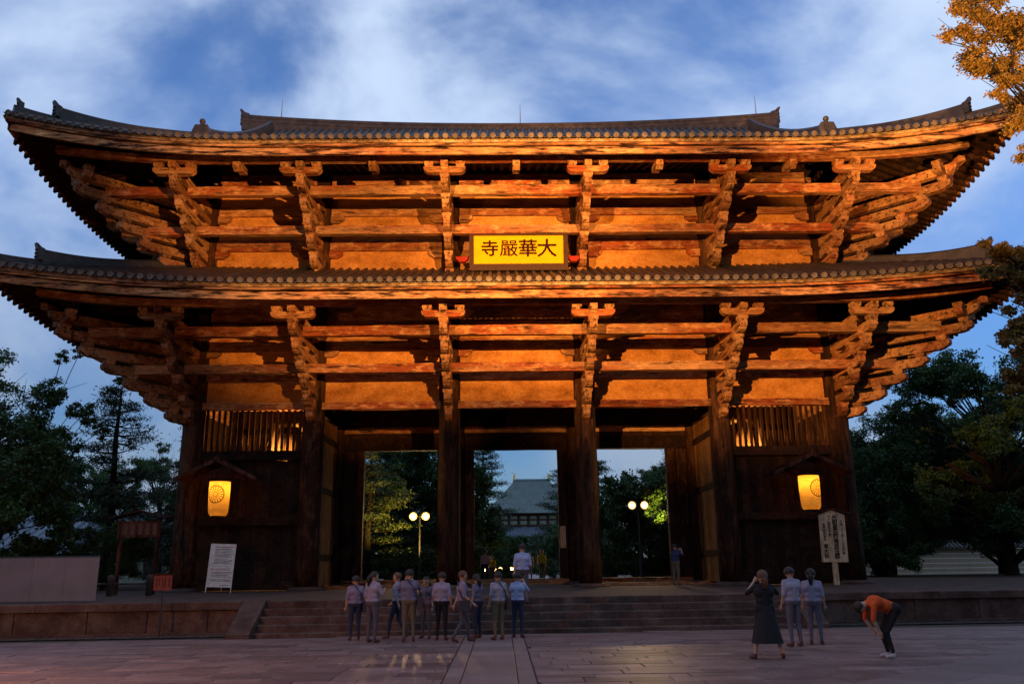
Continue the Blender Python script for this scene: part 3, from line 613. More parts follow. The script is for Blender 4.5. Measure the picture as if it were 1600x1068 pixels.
# --- guardian statues inside the lattice bays (only shoulders and raised arms show between the bars)
def statue(x, s):
    root = tag(empty('guardian_statue', (x, 2.8, -.02)), 'carved wooden guardian with raised %s arm seen behind the %s lattice' % (('right', 'west') if s < 0 else ('left', 'east')), 'statue')
    root['label'] = 'carved guardian figure behind the lattice %s' % ('above the lantern with centred crest' if s < 0 else 'above the lantern half hidden by the notice board')
    mb = MB(); mb.box(-1.0, 1.0, -.9, .9, 0, .9)
    mb.build('plinth', M['granite'], root)
    b = MB()
    def T(p, r, n=10): b.tube(p, r, n)
    T([(-.5, 0, .9), (-.45, 0, 2.2), (-.3, 0, 3.6)], [.3, .34, .45]); T([(.55, .1, .9), (.5, 0, 2.2), (.3, 0, 3.6)], [.3, .34, .45])
    T([(0, 0, 3.3), (0, 0, 4.2), (0, 0, 5.2), (0, 0, 5.7), (0, 0, 6.05)], [.75, .62, .85, .6, .26]); T([(0, 0, 6.0), (0, -.05, 6.3), (0, -.05, 6.65), (0, 0, 6.95), (0, 0, 7.15)], [.26, .38, .42, .3, .14])
    T([(s*-.7, 0, 5.45), (s*-1.35, -.1, 5.6), (s*-1.45, -.2, 6.6), (s*-1.4, -.3, 7.25)], [.34, .26, .2, .17]); T([(s*.7, 0, 5.45), (s*1.2, -.1, 4.7), (s*1.3, -.4, 3.9)], [.34, .25, .18])
    for k in range(5): T([(s*-1.4, -.3, 7.2), (s*-1.4+(k-2)*.1, -.32, 7.5+.03*(2-abs(k-2)))], [.06, .045], 6); T([(s*1.3, -.4, 3.95), (s*1.3+(k-2)*.09, -.5, 3.6)], [.06, .045], 6)
    b.build('body', M['statue'], root, True)
    d = MB()
    d.lathe([(.72, 3.9), (.95, 3.4), (1.1, 2.7), (1.15, 2.3)], 18); d.tube([(-1.1, .3, 6.2), (-1.0, .2, 7.0), (-.4, .35, 7.6), (.4, .35, 7.6), (1.0, .2, 7.0), (1.1, .3, 6.2), (.95, .2, 5.2)], .12, 6); d.build('drapery', M['statue'], root, True)
    for k in range(3): MB().tube([(s*(.55-.35*k), -.75, 5.0), (s*(.5-.35*k), -.8, 6.4), (s*(.45-.35*k), -.72, 7.5)], [.1, .13, .09], 7).build('sash', M['statue'], root, True)
statue(-10.9, -1); statue(10.9, 1)
for sx in (-1, 1):
    light('bay_lamp', 'POINT', (sx*10.4, .8, 4.9), 1500, (1, .52, .13), shadow_soft_size=.15)
    f = tag(MB().box(sx*10.6-.15, sx*10.6+.15, .45, .62, 4.1, 4.4).build('bay_floodlight', M['metal']), 'small floodlight housing inside the %s lattice bay' % ('west' if sx < 0 else 'east'), 'lamp')

# ------------------------------------------------------------------ lanterns under small gabled canopies
def lantern(x, y, crest, lab, cz):
    c = tag(empty('lantern_canopy', (x, y, 0)), 'small gabled board canopy over the glowing lantern %s' % lab, 'canopy')
    for s in (-1, 1):
        MB().add([(0, -.75, 5.32), (s*1.66, -.75, 4.52), (s*1.66, .72, 4.52), (0, .72, 5.32), (0, -.75, 5.39), (s*1.69, -.75, 4.59), (s*1.69, .72, 4.59), (0, .72, 5.39)], [(0, 1, 2, 3), (4, 7, 6, 5), (0, 4, 5, 1), (1, 5, 6, 2), (2, 6, 7, 3), (3, 7, 4, 0)]).build('roof_board', M['redwood'], c)
        for k in range(6):
            u = .1+k*.28; MB().box(-.03, .03, -.72, .70, 0, .06).build('batten', M['redwood'], c, loc=(s*u, 0, 5.37-u*.482+.02))
        MB().add([(s*.02, -.78, 5.40), (s*1.7, -.78, 4.59), (s*1.7, -.72, 4.59), (s*.02, -.72, 5.40), (s*.02, -.78, 5.22), (s*1.7, -.78, 4.45), (s*1.7, -.72, 4.45), (s*.02, -.72, 5.22)], [(0, 1, 2, 3), (4, 7, 6, 5), (0, 4, 5, 1), (1, 5, 6, 2), (2, 6, 7, 3), (3, 7, 4, 0)]).build('barge_board', M['redwood'], c)
    MB().tube([(0, -.8, 5.4), (0, .74, 5.4)], .07, 8).build('ridge_pole', M['redwood'], c)
    MB().box(-1.0, 1.0, -.06, .06, 4.62, 4.76).build('cross_beam', M['redwood'], c)
    for s in (-1, 1): MB().box(s*.9-.05, s*.9+.05, -.04, .74-.06, 4.765, 4.86).build('support_beam', M['redwood'], c)
    l = tag(empty('paper_lantern', (x, y, 3.02)), 'glowing yellow paper lantern with dark chrysanthemum crest, %s' % lab, 'lantern')
    prof = [(.27, .02), (.34, .05), (.39, .16), (.41, .4), (.425, .8), (.43, 1.2), (.425, 1.44)]
    rr = lambda z: np.interp(z, [p[1] for p in prof], [p[0] for p in prof])
    mb = MB(); zs = [.02+1.42*i/36 for i in range(37)]; mb.lathe([(float(rr(z))+.006*(i % 2), z) for i, z in enumerate(zs)], 32); mb.build('paper_shade', M['paper'], l)
    MB().lathe([(0, 1.44), (.435, 1.44), (.445, 1.47), (.28, 1.5), (0, 1.5)], 20).build('top_ring', M['lacquer'], l); MB().lathe([(0, -.02), (.3, -.02), (.31, .02), (0, .02)], 20).build('bottom_ring', M['lacquer'], l)
    MB().tube([(0, 0, 1.5), (0, 0, 1.62)], .03, 6).build('hook', M['metal'], l)
    # crest, laid on the curved shade
    cm = MB(); R0 = .34; cc = .90
    def P(r, a):
        u = r*math.cos(a); z = cc+r*math.sin(a); q = float(rr(z))+.014; th = crest+u/q; return (q*math.sin(th), -q*math.cos(th), z)
    for k in range(16):
        a = 2*math.pi*k/16; h = math.pi/16
        for r0, r1, w0, w1 in ((.085, .30, .006, .018),):
            cm.add([P(r0, a-w0/r0), P(r1, a-w1/r1), P(r1, a+w1/r1), P(r0, a+w0/r0)], [(0, 1, 2, 3)])
        arc = [a+2*h*(i/6) for i in range(7)]; ro = [.30+.035*math.sin(math.pi*i/6) for i in range(7)]
        cm.add([P(r, q) for r, q in zip(ro, arc)]+[P(r+.026, q) for r, q in zip(ro, arc)], [(i, i+1, i+8, i+7) for i in range(6)])
    n = 20; cm.add([P(.07, 2*math.pi*i/n) for i in range(n)]+[P(.088, 2*math.pi*i/n) for i in range(n)], [(i, (i+1) % n, n+(i+1) % n, n+i) for i in range(n)])
    n = 40; cm.add([P(.352, 2*math.pi*i/n) for i in range(n)]+[P(.374, 2*math.pi*i/n) for i in range(n)], [(i, (i+1) % n, n+(i+1) % n, n+i) for i in range(n)])
    cm.build('crest', M['inkbrown'], l)
    light('lantern_bulb', 'POINT', (x, y, 3.02+1.16), 34, (1, .50, .08), shadow_soft_size=.07)
lantern(-12.65, -1.2, R(-3), 'beside the white information board', 0)
lantern(12.4, -1.2, R(32), 'above the gabled wooden notice board', 0)

# ------------------------------------------------------------------ signs
ws = tag(empty('information_board', (-12.0, -2.5, 0)), 'white information board with lines of small print on thin white legs', 'sign'); ws.rotation_euler = (R(-4), R(2.2), R(4))
MB().box(-.47, .47, -.012, .012, .2, 1.86).build('panel', M['white'], ws)
for s in (-1, 1): MB().box(s*.485-.014, s*.485+.014, -.02, .02, 0, 1.88).build('leg', M['white'], ws)
MB().box(-.47, .47, -.02, .02, 1.862, 1.88).build('top_rail', M['white'], ws); MB().tube([(0, .5, 0.07), (0, .05, 1.5)], .015, 6).build('prop_leg', M['white'], ws)
mk = MB(); mr_ = MB(); q = random.Random(5)
def print_line(mb, z, x0, x1, h):
    x = x0
    while x < x1:
        w_ = q.uniform(.02, .034); mb.add([(x, -.0135, z), (x+w_, -.0135, z), (x+w_, -.0135, z+h), (x, -.0135, z+h)], [(0, 1, 2, 3)]); x += w_+q.uniform(.006, .016)
print_line(mr_, 1.735, -.33, .38, .038); print_line(mr_, .86, -.40, .35, .038)
for i, z in enumerate((1.66, 1.60, 1.54, 1.48, 1.42, 1.36, 1.25, 1.20, 1.15, 1.10, .77, .71, .65, .59, .48, .43)): print_line(mk, z, (-.30, -.36)[i > 9], .40 if i % 4 else .3, .026)
print_line(mk, .27, .05, .42, .02)
for z in (1.0, .93): mk.add([(-.4, -.0135, z), (.4, -.0135, z), (.4, -.0135, z+.006), (-.4, -.0135, z+.006)], [(0, 1, 2, 3)])
mk.build('print', M['ink'], ws); mr_.build('red_print', M['redtext'], ws)

kb = tag(empty('notice_board', (12.9, -1.9, 0)), 'pale wooden notice board with vertical black writing under a gabled cap', 'sign'); kb.rotation_euler = (0, R(.8), R(-3))
MB().add([(-.53, -.03, .88), (.53, -.03, .88), (.53, .03, .88), (-.53, .03, .88), (-.53, -.03, 2.78), (.53, -.03, 2.78), (.53, .03, 2.78), (-.53, .03, 2.78), (0, -.03, 2.98), (0, .03, 2.98)],
    [(0, 1, 5, 8, 4), (3, 7, 9, 6, 2), (0, 3, 2, 1), (1, 2, 6, 5), (3, 0, 4, 7), (5, 6, 9, 8), (4, 8, 9, 7)]).build('board', M['signwood'], kb)
MB().box(-.11, .11, .032, .11, -.02, 2.7).build('post', M['signwood'], kb)
for s in (-1, 1): MB().add([(0, -.14, 3.0), (s*.86, -.14, 2.76), (s*.86, .16, 2.76), (0, .16, 3.0), (0, -.14, 3.06), (s*.88, -.14, 2.81), (s*.88, .16, 2.81), (0, .16, 3.06)], [(0, 1, 2, 3), (4, 7, 6, 5), (0, 4, 5, 1), (1, 5, 6, 2), (2, 6, 7, 3), (3, 7, 4, 0)]).build('cap_board', M['redwood'], kb)
MB().box(-.09, -.02, -.028, .031, -.02, .9).build('post_cover', M['signwood'], kb)
def column_text(s, x, z, size, step, off):
    for i, ch in enumerate(s):
        if ch != ' ':
            t = ob('character', text_mesh(ch, size, M['ink'], off), kb, (x, -.034, z-step*i)); t.rotation_euler = (R(90), 0, 0)
column_text('光明皇后御遠忌法要', .10, 2.66, .23, .195, .006); column_text('千二百五十年', -.13, 2.68, .15, .145, .004)
column_text('平成二十二年  十月厳修', .37, 2.50, .105, .115, .003); column_text('華厳宗大本山', -.35, 2.36, .115, .115, .003); column_text('東大寺', -.33, 1.50, .21, .20, .006)

rs = tag(empty('red_sign', (-10.2, -12.95, GZ)), 'small dull red sign with dark vertical print on a thin post before the podium', 'sign')
MB().tube([(0, 0, 0), (0, 0, 1.3)], .028, 8).build('post', M['metal'], rs); MB().box(-.25, .25, -.05, -.03, 1.25, 1.66).build('panel', plain('faded_red', (.16, .04, .032), .7), rs); MB().box(-.29, .29, -.08, .02, 1.662, 1.70).build('cap', M['redwood'], rs)
mb = MB()
for x, z0, z1 in ((-.17, 1.36, 1.58), (-.09, 1.36, 1.58), (.0, 1.35, 1.58), (.07, 1.35, 1.58), (.18, 1.37, 1.45), (.18, 1.49, 1.60)):
    z = z1
    while z > z0: h = q.uniform(.018, .034); mb.add([(x-.022, -.0515, z-h), (x+.022, -.0515, z-h), (x+.022, -.0515, z), (x-.022, -.0515, z)], [(0, 1, 2, 3)]); z -= h+.01
mb.build('print', M['redwood'], rs)

gb = tag(empty('gabled_notice_board', (-14.6, -4.2, 0)), 'dark wooden notice board with low gabled roof at the gate corner', 'sign')
for s in (-1, 1): MB().box(s*.7-.06, s*.7+.06, -.06, .06, 0, 2.8).build('post', M['redwood'], gb)
MB().box(-.82, .82, -.085, -.062, 2.1, 2.72).build('panel', M['redwood'], gb)
for s in (-1, 1): MB().add([(0, -.3, 3.05), (s*1.1, -.3, 2.80), (s*1.1, .3, 2.80), (0, .3, 3.05), (0, -.3, 3.11), (s*1.12, -.3, 2.86), (s*1.12, .3, 2.86), (0, .3, 3.11)], [(0, 1, 2, 3), (4, 7, 6, 5), (0, 4, 5, 1), (1, 5, 6, 2), (2, 6, 7, 3), (3, 7, 4, 0)]).build('roof_board', M['dark'], gb)
for i in range(5): MB().box(-.6+.28*i, -.45+.28*i, -.09, -.0855, 2.2, 2.62).build('paper_slip', plain('brown_paper', (.10, .05, .03), .8), gb)
# stone railing posts by the gate corner
for i, x in enumerate((-16.3, -14.9, -13.5)):
    MB().lathe([(.0, 0), (.11, 0), (.11, .55), (.13, .58), (.12, .66), (.06, .74), (0, .75)], 12).build('stone_post', M['granite'], None, True, (x, -5.6, 0))
    o = bpy.data.objects[bpy.context.scene.collection.objects[-1].name]; tag(o, 'short round-topped stone post %s' % ('nearest the white fence', 'directly before the gabled notice board', 'at the end of the stone rail towards the gate pillar')[i], 'post', 'stone posts at the gate corner')
for i, x in enumerate((-16.3, -14.9)):
    tag(MB().tube([(x+.11, -5.6, .42), (x+1.29, -5.6, .42)], .04, 8).build('rail', M['granite'], None, True), 'stone rail %s the gabled notice board' % ('beside', 'just before')[i], 'rail', 'stone rails at the gate corner')

# ------------------------------------------------------------------ walls at the sides
wl = tag(empty('white_site_fence', (-16.6, -10.6, 0)), 'long white sheeted fence on the podium beside the dark bushes', 'fence')
for i in range(8):
    x = -3.9-i*1.0+6.4; mb = MB(); vs = []
    for a in range(9):
        for b in range(4): vs.append((x+.99*a/8, random.uniform(-.012, .012), .02+1.28*b/3))
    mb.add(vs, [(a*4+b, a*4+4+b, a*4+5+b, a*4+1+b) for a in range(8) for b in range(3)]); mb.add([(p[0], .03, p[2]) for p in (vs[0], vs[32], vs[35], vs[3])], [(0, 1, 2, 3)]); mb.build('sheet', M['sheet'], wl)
    MB().box(x-.03, x+.03, .032, .08, 0, 1.34).build('post', M['metal'], wl)
MB().tube([(-4.5, .055, 1.32), (3.48, .055, 1.32)], .025, 6).build('top_rail', M['metal'], wl)
ew = tag(empty('earthen_wall', (46, 38, GZ)), 'long earthen wall with white lines and a dark tiled cap behind the lawn', 'wall')
MB().box(-17, 40, -.3, .3, .35, 2.7).build('wall_body', M['earthwall'], ew)
MB().box(-17.1, 40, -.38, .38, 0, .35).build('stone_footing', M['granite'], ew)
for k in range(5): MB().box(-16.9, 39.9, -.312, -.302, .7+.4*k, .76+.4*k).build('white_line', M['wallline'], ew)
MB().prism([(-.75, 2.72), (.75, 2.72), (.75, 2.82), (0, 3.3), (-.75, 2.82)], -17.2, 40, lambda u, v, t: (t, u, v)).build('tile_cap', M['tile'], ew)
rw = MB()
for i in range(150):
    x = -17+i*.38; rw.tube([(x, -.78, 2.86), (x, -.02, 3.34)], .08, 6)
tag(rw.build('cap_tiles', M['tile'], ew), kind='stuff'); MB().tube([(-17.2, 0, 3.36), (40, 0, 3.36)], .14, 8).build('cap_ridge', M['tile'], ew)
def house(name, label, x, y, w_, d, h, rh, mat, rz=0):
    r = tag(empty(name, (x, y, GZ), rz), label, 'building'); MB().box(-w_/2, w_/2, -d/2, d/2, 0, h).build('wall', M['hallwall'], r)
    MB().prism([(-d/2-1, h-.25), (0, h+rh), (d/2+1, h-.25), (d/2+1, h-.05), (0, h+rh+.2), (-d/2-1, h-.05)], -w_/2-1, w_/2+1, lambda u, v, t: (t, u, v)).build('roof', M[mat], r)
    rr_ = MB()
    for i in range(int((w_+2)/.9)):
        xx = -w_/2-1+.45+i*.9; rr_.tube([(xx, -d/2-1.02, h-.02), (xx, 0, h+rh+.23)], .12, 6)
    tag(rr_.build('tile_rows', M[mat], r), kind='stuff')
    MB().tube([(-w_/2-1.1, 0, h+rh+.3), (w_/2+1.1, 0, h+rh+.3)], .3, 8).build('roof_ridge', M[mat], r)
    for i in range(3):
        xx = -w_/3+w_/3*i; MB().box(xx-.7, xx+.7, -d/2-.04, -d/2-.01, 1, 2.6).build('window', M['hallwood'], r)
house('storehouse', 'low white-walled building with pale roof behind the earthen wall', 40.5, 54, 9, 8, 3.4, 2.6, 'hall2', R(6))
house('temple_residence', 'long low building with pale grey roof behind the dark pines', -36, 40, 22, 9, 3.2, 2.8, 'hall2', R(-8))
lawn = MB().add([(19, 6, GZ+.02), (90, 6, GZ+.02), (90, 37, GZ+.02), (19, 37, GZ+.02)], [(0, 1, 2, 3)]).build('lawn', M['grass']); tag(lawn, kind='structure')

# ------------------------------------------------------------------ the great hall far behind
hl = tag(empty('great_hall', (8.2, 212, GZ)), 'far temple hall with grey double roof and gold ridge ornaments seen through the middle doorway', 'hall')
def hip(w0, w1, d0, d1, z0, z1, mat, nm, curve=.25):
    mb = MB(); n = 8; vs = []
    for i in range(n+1):
        t = i/n; zz = z0+(z1-z0)*(t*(1-curve)+curve*t*t); a = w0+(w1-w0)*t; b = d0+(d1-d0)*t; vs += [(-a, -b, zz), (a, -b, zz), (a, b, zz), (-a, b, zz)]
    mb.add(vs, [(i*4+k, i*4+(k+1) % 4, i*4+4+(k+1) % 4, i*4+4+k) for i in range(n) for k in range(4)]+[(0, 3, 2, 1), tuple(n*4+k for k in range(4))]); o = mb.build(nm, M[mat], hl)
    rb = MB()
    for i in range(int(2*w0/.6)):
        x = -w0+.3+i*.6; t0 = 0; pts = []
        for k in range(n+1):
            t = k/n
            if abs(x) <= w0+(w1-w0)*t: pts.append((x, -(d0+(d1-d0)*t)-.03, z0+(z1-z0)*(t*(1-curve)+curve*t*t)+.05))
        if len(pts) > 1: rb.tube(pts, .1, 5)
    tag(rb.build('tile_rows', M[mat], o), kind='stuff')
hip(14.5, 5.3, 11, .4, 15.6, 25.2, 'hall', 'upper_roof'); hip(17.5, 12.5, 14, 9, 7.0, 11.9, 'hall2', 'lower_roof')
MB().box(-12, 12, -8.6, 8.6, 11.7, 15.6).build('upper_wall', M['hallwood'], hl); MB().box(-14, 14, -11, 11, 0, 7.2).build('lower_wall', M['hallwood'], hl)
for i in range(9):
    x = -10.8+2.7*i; MB().box(x-.95, x+.95, -8.7, -8.62, 12.6, 13.6).build('plaster_panel', M['hallwall'], hl); MB().box(x-.95, x+.95, -8.7, -8.62, 14.1, 14.9).build('plaster_panel', M['hallwall'], hl)
    MB().box(x-1.3, x-1.05, -9.6, -8.62, 12, 15.5).build('bracket', M['hallwood'], hl); MB().tube([(x-1.2, -11.4, 0), (x-1.2, -11.4, 7)], .35, 8).build('column', M['hallwood'], hl)
    MB().box(x-.9, x+.9, -11.1, -11.02, 4.6, 5.6).build('plaster_panel', M['hallwall'], hl)
MB().tube([(-5.4, 0, 25.5), (5.4, 0, 25.5)], .45, 8).build('roof_ridge', M['hall'], hl)
for s in (-1, 1): MB().prism([(0, 0), (.55, 0), (.8, .9), (.6, 1.7), (-.1, 2.0), (.25, 1.4), (.1, .8)], -.4, .4, lambda u, v, t: (s*(4.6+u), t, 25.6+v)).build('ridge_ornament', M['goldleaf'], hl)
np_ = MB().add([(-4, 11, GZ-.01), (4, 11, GZ-.01), (10, 200, GZ-.01), (4, 200, GZ-.01)], [(0, 1, 2, 3)]).build('inner_path', M['path']); tag(np_, kind='structure')

# ------------------------------------------------------------------ twin floodlights behind the gate, path lanterns
def twin_flood(x, y, z, lab, pw):
    r = tag(empty('floodlight_post', (x, y, GZ)), lab, 'floodlight')
    MB().tube([(0, .25, 0), (0, .25, z-GZ+.1)], [.08, .05], 8).build('pole', M['metal'], r); MB().box(-.6, .6, .2, .3, z-GZ-.05, z-GZ+.02).build('crossbar', M['metal'], r)
    for s in (-1, 1):
        h = MB().lathe([(0, .3), (.14, .28), (.27, .02), (.28, -.02), (.25, -.02)], 16)
        h = MB().add([(v[0]+s*.40, v[2], v[1]+z-GZ) for v in h.v], h.f).build('lamp_head', M['metal'], r)
        d = MB().lathe([(0, 0), (.15, 0)], 16); MB().add([(v[0]+s*.40, -.012, v[1]+z-GZ) for v in d.v], d.f).build('lens', M['lens'], h)
        d = MB().lathe([(.152, 0), (.25, 0)], 16); MB().add([(v[0]+s*.40, -.015, v[1]+z-GZ) for v in d.v], d.f).build('glowing_reflector', M['rim'], h)  # emissive rim: the lamp's warm glow painted round the lens
    a = light('flood_beam', 'SPOT', (x, y-.15, z), pw, (1, .62, .25), spot_size=R(150), spot_blend=.4, shadow_soft_size=.2); aim(a, (x*.6, -30, -4))
twin_flood(-6.0, 18, 4.0, 'twin floodlights on a post seen through the doorway nearest the white information board', 1500)
twin_flood(8.1, 18, 4.55, 'twin floodlights on a post seen through the doorway with the standing person', 1300)
light('tree_uplight', 'SPOT', (-4.6, 15.5, .4), 8000, (1, .62, .12), spot_size=R(60), spot_blend=.5, shadow_soft_size=.1); aim(bpy.data.objects['tree_uplight'], (-9.5, 19.5, 6))
light('tree_uplight_east', 'SPOT', (9.2, 19.5, 3.2), 3000, (1, .68, .12), spot_size=R(50), spot_blend=.5, shadow_soft_size=.1); aim(bpy.data.objects['tree_uplight_east'], (11.0, 24, 6.4))
for i, (x, y, z, s) in enumerate(((-1.9, 24, .75, .24), (-1.4, 34, .62, .2), (-.9, 48, .6, .2), (.5, 70, .5, .22))):
    r = tag(empty('path_lamp', (x, y, GZ)), 'low round path lamp glowing beside the inner avenue', 'lamp', 'path lamps along the inner avenue')
    MB().tube([(0, 0, 0), (0, 0, z-GZ-s*.6)], .04, 6).build('post', M['metal'], r); MB().lathe([(0, -s), (s*.7, -s*.7), (s, 0), (s*.7, s*.7), (0, s)], 12).build('globe', M['glow'], r, True, (0, 0, z-GZ))
# the floodlight masts that light the gate front; a visor under each lamp keeps its beam off the plaza
for x, dx, dy, lab in ((-9, .47, .88, 'west'), (8, -.39, .92, 'east')):
    r = tag(empty('floodlight_mast', (x, -35, GZ), math.atan2(-dx, dy)), 'tall floodlight mast on the %s side of the approach facing the gate' % lab, 'floodlight')
    MB().tube([(0, -.35, 0), (0, -.35, 9.0)], [.12, .08], 10).build('pole', M['metal'], r); MB().box(-.3, .3, -.3, -.08, 9.05, 9.55).build('lamp_housing', M['metal'], r)
    MB().box(-1.1, 1.1, .1, 1.02, 9.18, 9.225).build('visor', M['metal'], r); MB().box(-.05, .05, -.3, .12, 9.17, 9.215).build('visor_bracket', M['metal'], r)
# street lamp whose orange light falls on the paving at the left
r = tag(empty('street_lamp', (-12.2, -25.6, GZ)), 'tall street lamp with orange light beside the paving', 'lamp')
MB().tube([(0, 0, 0), (0, 0, 4.2)], [.07, .05], 8).build('pole', M['metal'], r); MB().lathe([(0, .35), (.2, .3), (.24, 0), (.2, 0)], 12).build('shade', M['metal'], r, True, (0, 0, 4.1)); MB().lathe([(0, -.1), (.12, -.06), (.14, .02)], 12).build('bulb', M['glow'], r, True, (0, 0, 4.1))
light('street_lamp_light', 'POINT', (-12.2, -25.6, 2.95), 3000, (1, .34, .08), shadow_soft_size=.15)

# ------------------------------------------------------------------ vegetation
RNG = np.random.default_rng(11)
def leaf_mesh(name, centers, mat, ln, wd, up=.3):
    n = len(centers); d = RNG.normal(size=(n, 3)); d[:, 2] = d[:, 2]*.7-.1; d /= np.linalg.norm(d, axis=1)[:, None]
    r = RNG.normal(size=(n, 3)); r[:, 2] += up; s = np.cross(d, r); s /= np.linalg.norm(s, axis=1)[:, None]+1e-9
    L_ = ln*RNG.uniform(.6, 1.3, (n, 1)); W_ = wd*RNG.uniform(.7, 1.2, (n, 1)); c = np.asarray(centers)
    v = np.stack([c-d*L_/2, c+s*W_/2, c+d*L_/2, c-s*W_/2], 1).reshape(-1, 3)
    me = bpy.data.meshes.new(name); me.vertices.add(4*n); me.vertices.foreach_set('co', v.ravel().astype(np.float32)); me.loops.add(4*n); me.loops.foreach_set('vertex_index', np.arange(4*n, dtype=np.int32))
    me.polygons.add(n); me.polygons.foreach_set('loop_start', np.arange(0, 4*n, 4, dtype=np.int32)); me.polygons.foreach_set('loop_total', np.full(n, 4, dtype=np.int32)); me.update(calc_edges=True); me.materials.append(mat); return me
def bez(a, b, c, n=6): a, b, c = Vector(a), Vector(b), Vector(c); return [a*(1-t)**2+b*2*t*(1-t)+c*t*t for t in [i/n for i in range(n+1)]]
def clump_tree(base, top, tr, clumps, mat, ln, wd, per, twig=True):
    """trunk base->top, one limb to each leaf clump (x,y,z,r)"""
    mb = MB(); base, top = Vector(base), Vector(top); tp = bez(base, base.lerp(top, .5)+Vector((random.uniform(-.4, .4), random.uniform(-.3, .3), 0)), top, 8); mb.tube(tp, [tr*(1-.75*i/8) for i in range(9)], 8)
    pts = []
    for (x, y, z, r) in clumps:
        c = Vector((x, y, z)); hz = (c-base).length; f = max(.18, min(.98, (z-base.z)/(top.z-base.z)*.72)); k = int(f*8); o = tp[k]; rr_ = tr*(1-.75*k/8)*.45
        mid = o.lerp(c, .55)+Vector((random.uniform(-.3, .3), random.uniform(-.3, .3), random.uniform(-.1, .7))); b = bez(o, mid, c, 5); mb.tube(b, [max(.02, rr_*(1-.85*i/5)) for i in range(6)], 5)
        if twig:
            for q in range(4): e = c+Vector((random.gauss(0, 1), random.gauss(0, 1), random.gauss(.2, .6)))*r*.8; mb.tube([b[3+q % 2], e], [.025, .008], 4, 0, False)
        n = int(per*(r**2)); g_ = RNG.normal(size=(n, 3)); g_ /= np.linalg.norm(g_, axis=1)[:, None]; rad = RNG.uniform(.25, 1, (n, 1))**.5
        sub = RNG.normal(0, .28, (n, 3)); nd = max(6, int(r*9)); dots = RNG.normal(size=(nd, 3)); dots /= np.linalg.norm(dots, axis=1)[:, None]; dots *= RNG.uniform(.35, 1, (nd, 1))
        p_ = dots[RNG.integers(0, nd, n)]*r+sub*min(1, r*.6); p_[:, 2] *= .72; pts.append(p_+np.array([x, y, z]))
    return mb.mesh('trunk', M['bark'], True), leaf_mesh('crown', np.concatenate(pts), mat, ln, wd)
def ell(n, c, rad, r0, r1, lo=-.6, seed=1):
    g_ = np.random.default_rng(seed); o = []
    while len(o) < n:
        v = g_.normal(size=3); v /= np.linalg.norm(v); v *= g_.uniform(.45, 1)**.6
        if v[2] < lo: continue
        o.append((c[0]+v[0]*rad[0], c[1]+v[1]*rad[1], c[2]+v[2]*rad[2], g_.uniform(r0, r1)))
    return o
def place(name, tm, cm, loc, label, group=None, rz=0, s=1, cat='tree'):
    r = tag(empty(name, loc, rz), label, cat, group); r.scale = (s, s, s); ob('trunk', tm, r); ob('crown', cm, r); return r
# reusable shapes
bA = clump_tree((0, 0, 0), (.3, 0, 11), .45, ell(92, (0, 0, 8.2), (6.8, 6, 6.6), .9, 1.7, -.95, 3), M['leafA'], .19, .12, 720)
bB = clump_tree((0, 0, 0), (-.4, .2, 10), .42, ell(66, (.2, 0, 8.2), (6.4, 5.6, 5.7), .8, 1.5, -.7, 8), M['leafA'], .18, .11, 720)
bush = clump_tree((0, 0, 0), (0, 0, 3.2), .2, ell(44, (0, 0, 2.9), (3.6, 3.2, 3.2), .7, 1.2, -1.0, 5), M['leafA'], .17, .11, 1200, False)
def pine(seed, h, spread, mat, lay=1.0):
    q = random.Random(seed); mb = MB(); mb.tube([(0, 0, 0), (.12, .05, h*.4), (-.05, 0, h*.75), (0, 0, h)], [.3, .24, .14, .04], 8); pts = []; z = h*.14
    while z < h*.985:
        t = (z-h*.14)/(h*.86); R_ = spread*(1-t)**.75*q.uniform(.65, 1.1)+.3
        for k in range(q.randint(3, 5)):
            a = q.uniform(0, 6.283); d = Vector((math.cos(a), math.sin(a), 0)); rr_ = R_*q.uniform(.6, 1.15); tip = d*rr_+Vector((0, 0, z+q.uniform(-.1, .35)-.06*rr_)); st_ = Vector((0, 0, z)); b = bez(st_, st_.lerp(tip, .5)+Vector((0, 0, -.12*rr_)), tip, 4); mb.tube(b, [.06*(1-t)+.03, .05, .035, .025, .012], 5)
            nb = max(2, int(rr_*2.2*lay))
            for j in range(nb):
                f = .3+.7*(j+1)/nb; c = st_.lerp(tip, f)+Vector((q.gauss(0, .18), q.gauss(0, .18), .1)); n = 62; rad = .28+.26*(1-t)
                g_ = RNG.normal(0, 1, (n, 3))*np.array([rad, rad, rad*.28]); pts.append(g_+np.array(c))
        z += q.uniform(.38, .62)*(1+.4*(1-t))
    pts.append(RNG.normal(0, 1, (30, 3))*np.array([.12, .12, .35])+np.array([0, 0, h-.15]))
    return mb.mesh('trunk', M['bark'], True), leaf_mesh('crown', np.concatenate(pts), mat, .27, .06, .8)
pA = pine(1, 12.5, 4.0, M['needle']); pB = pine(2, 11.0, 3.4, M['needle']); pC = pine(4, 9.5, 4.2, M['needle2'], 1.2)
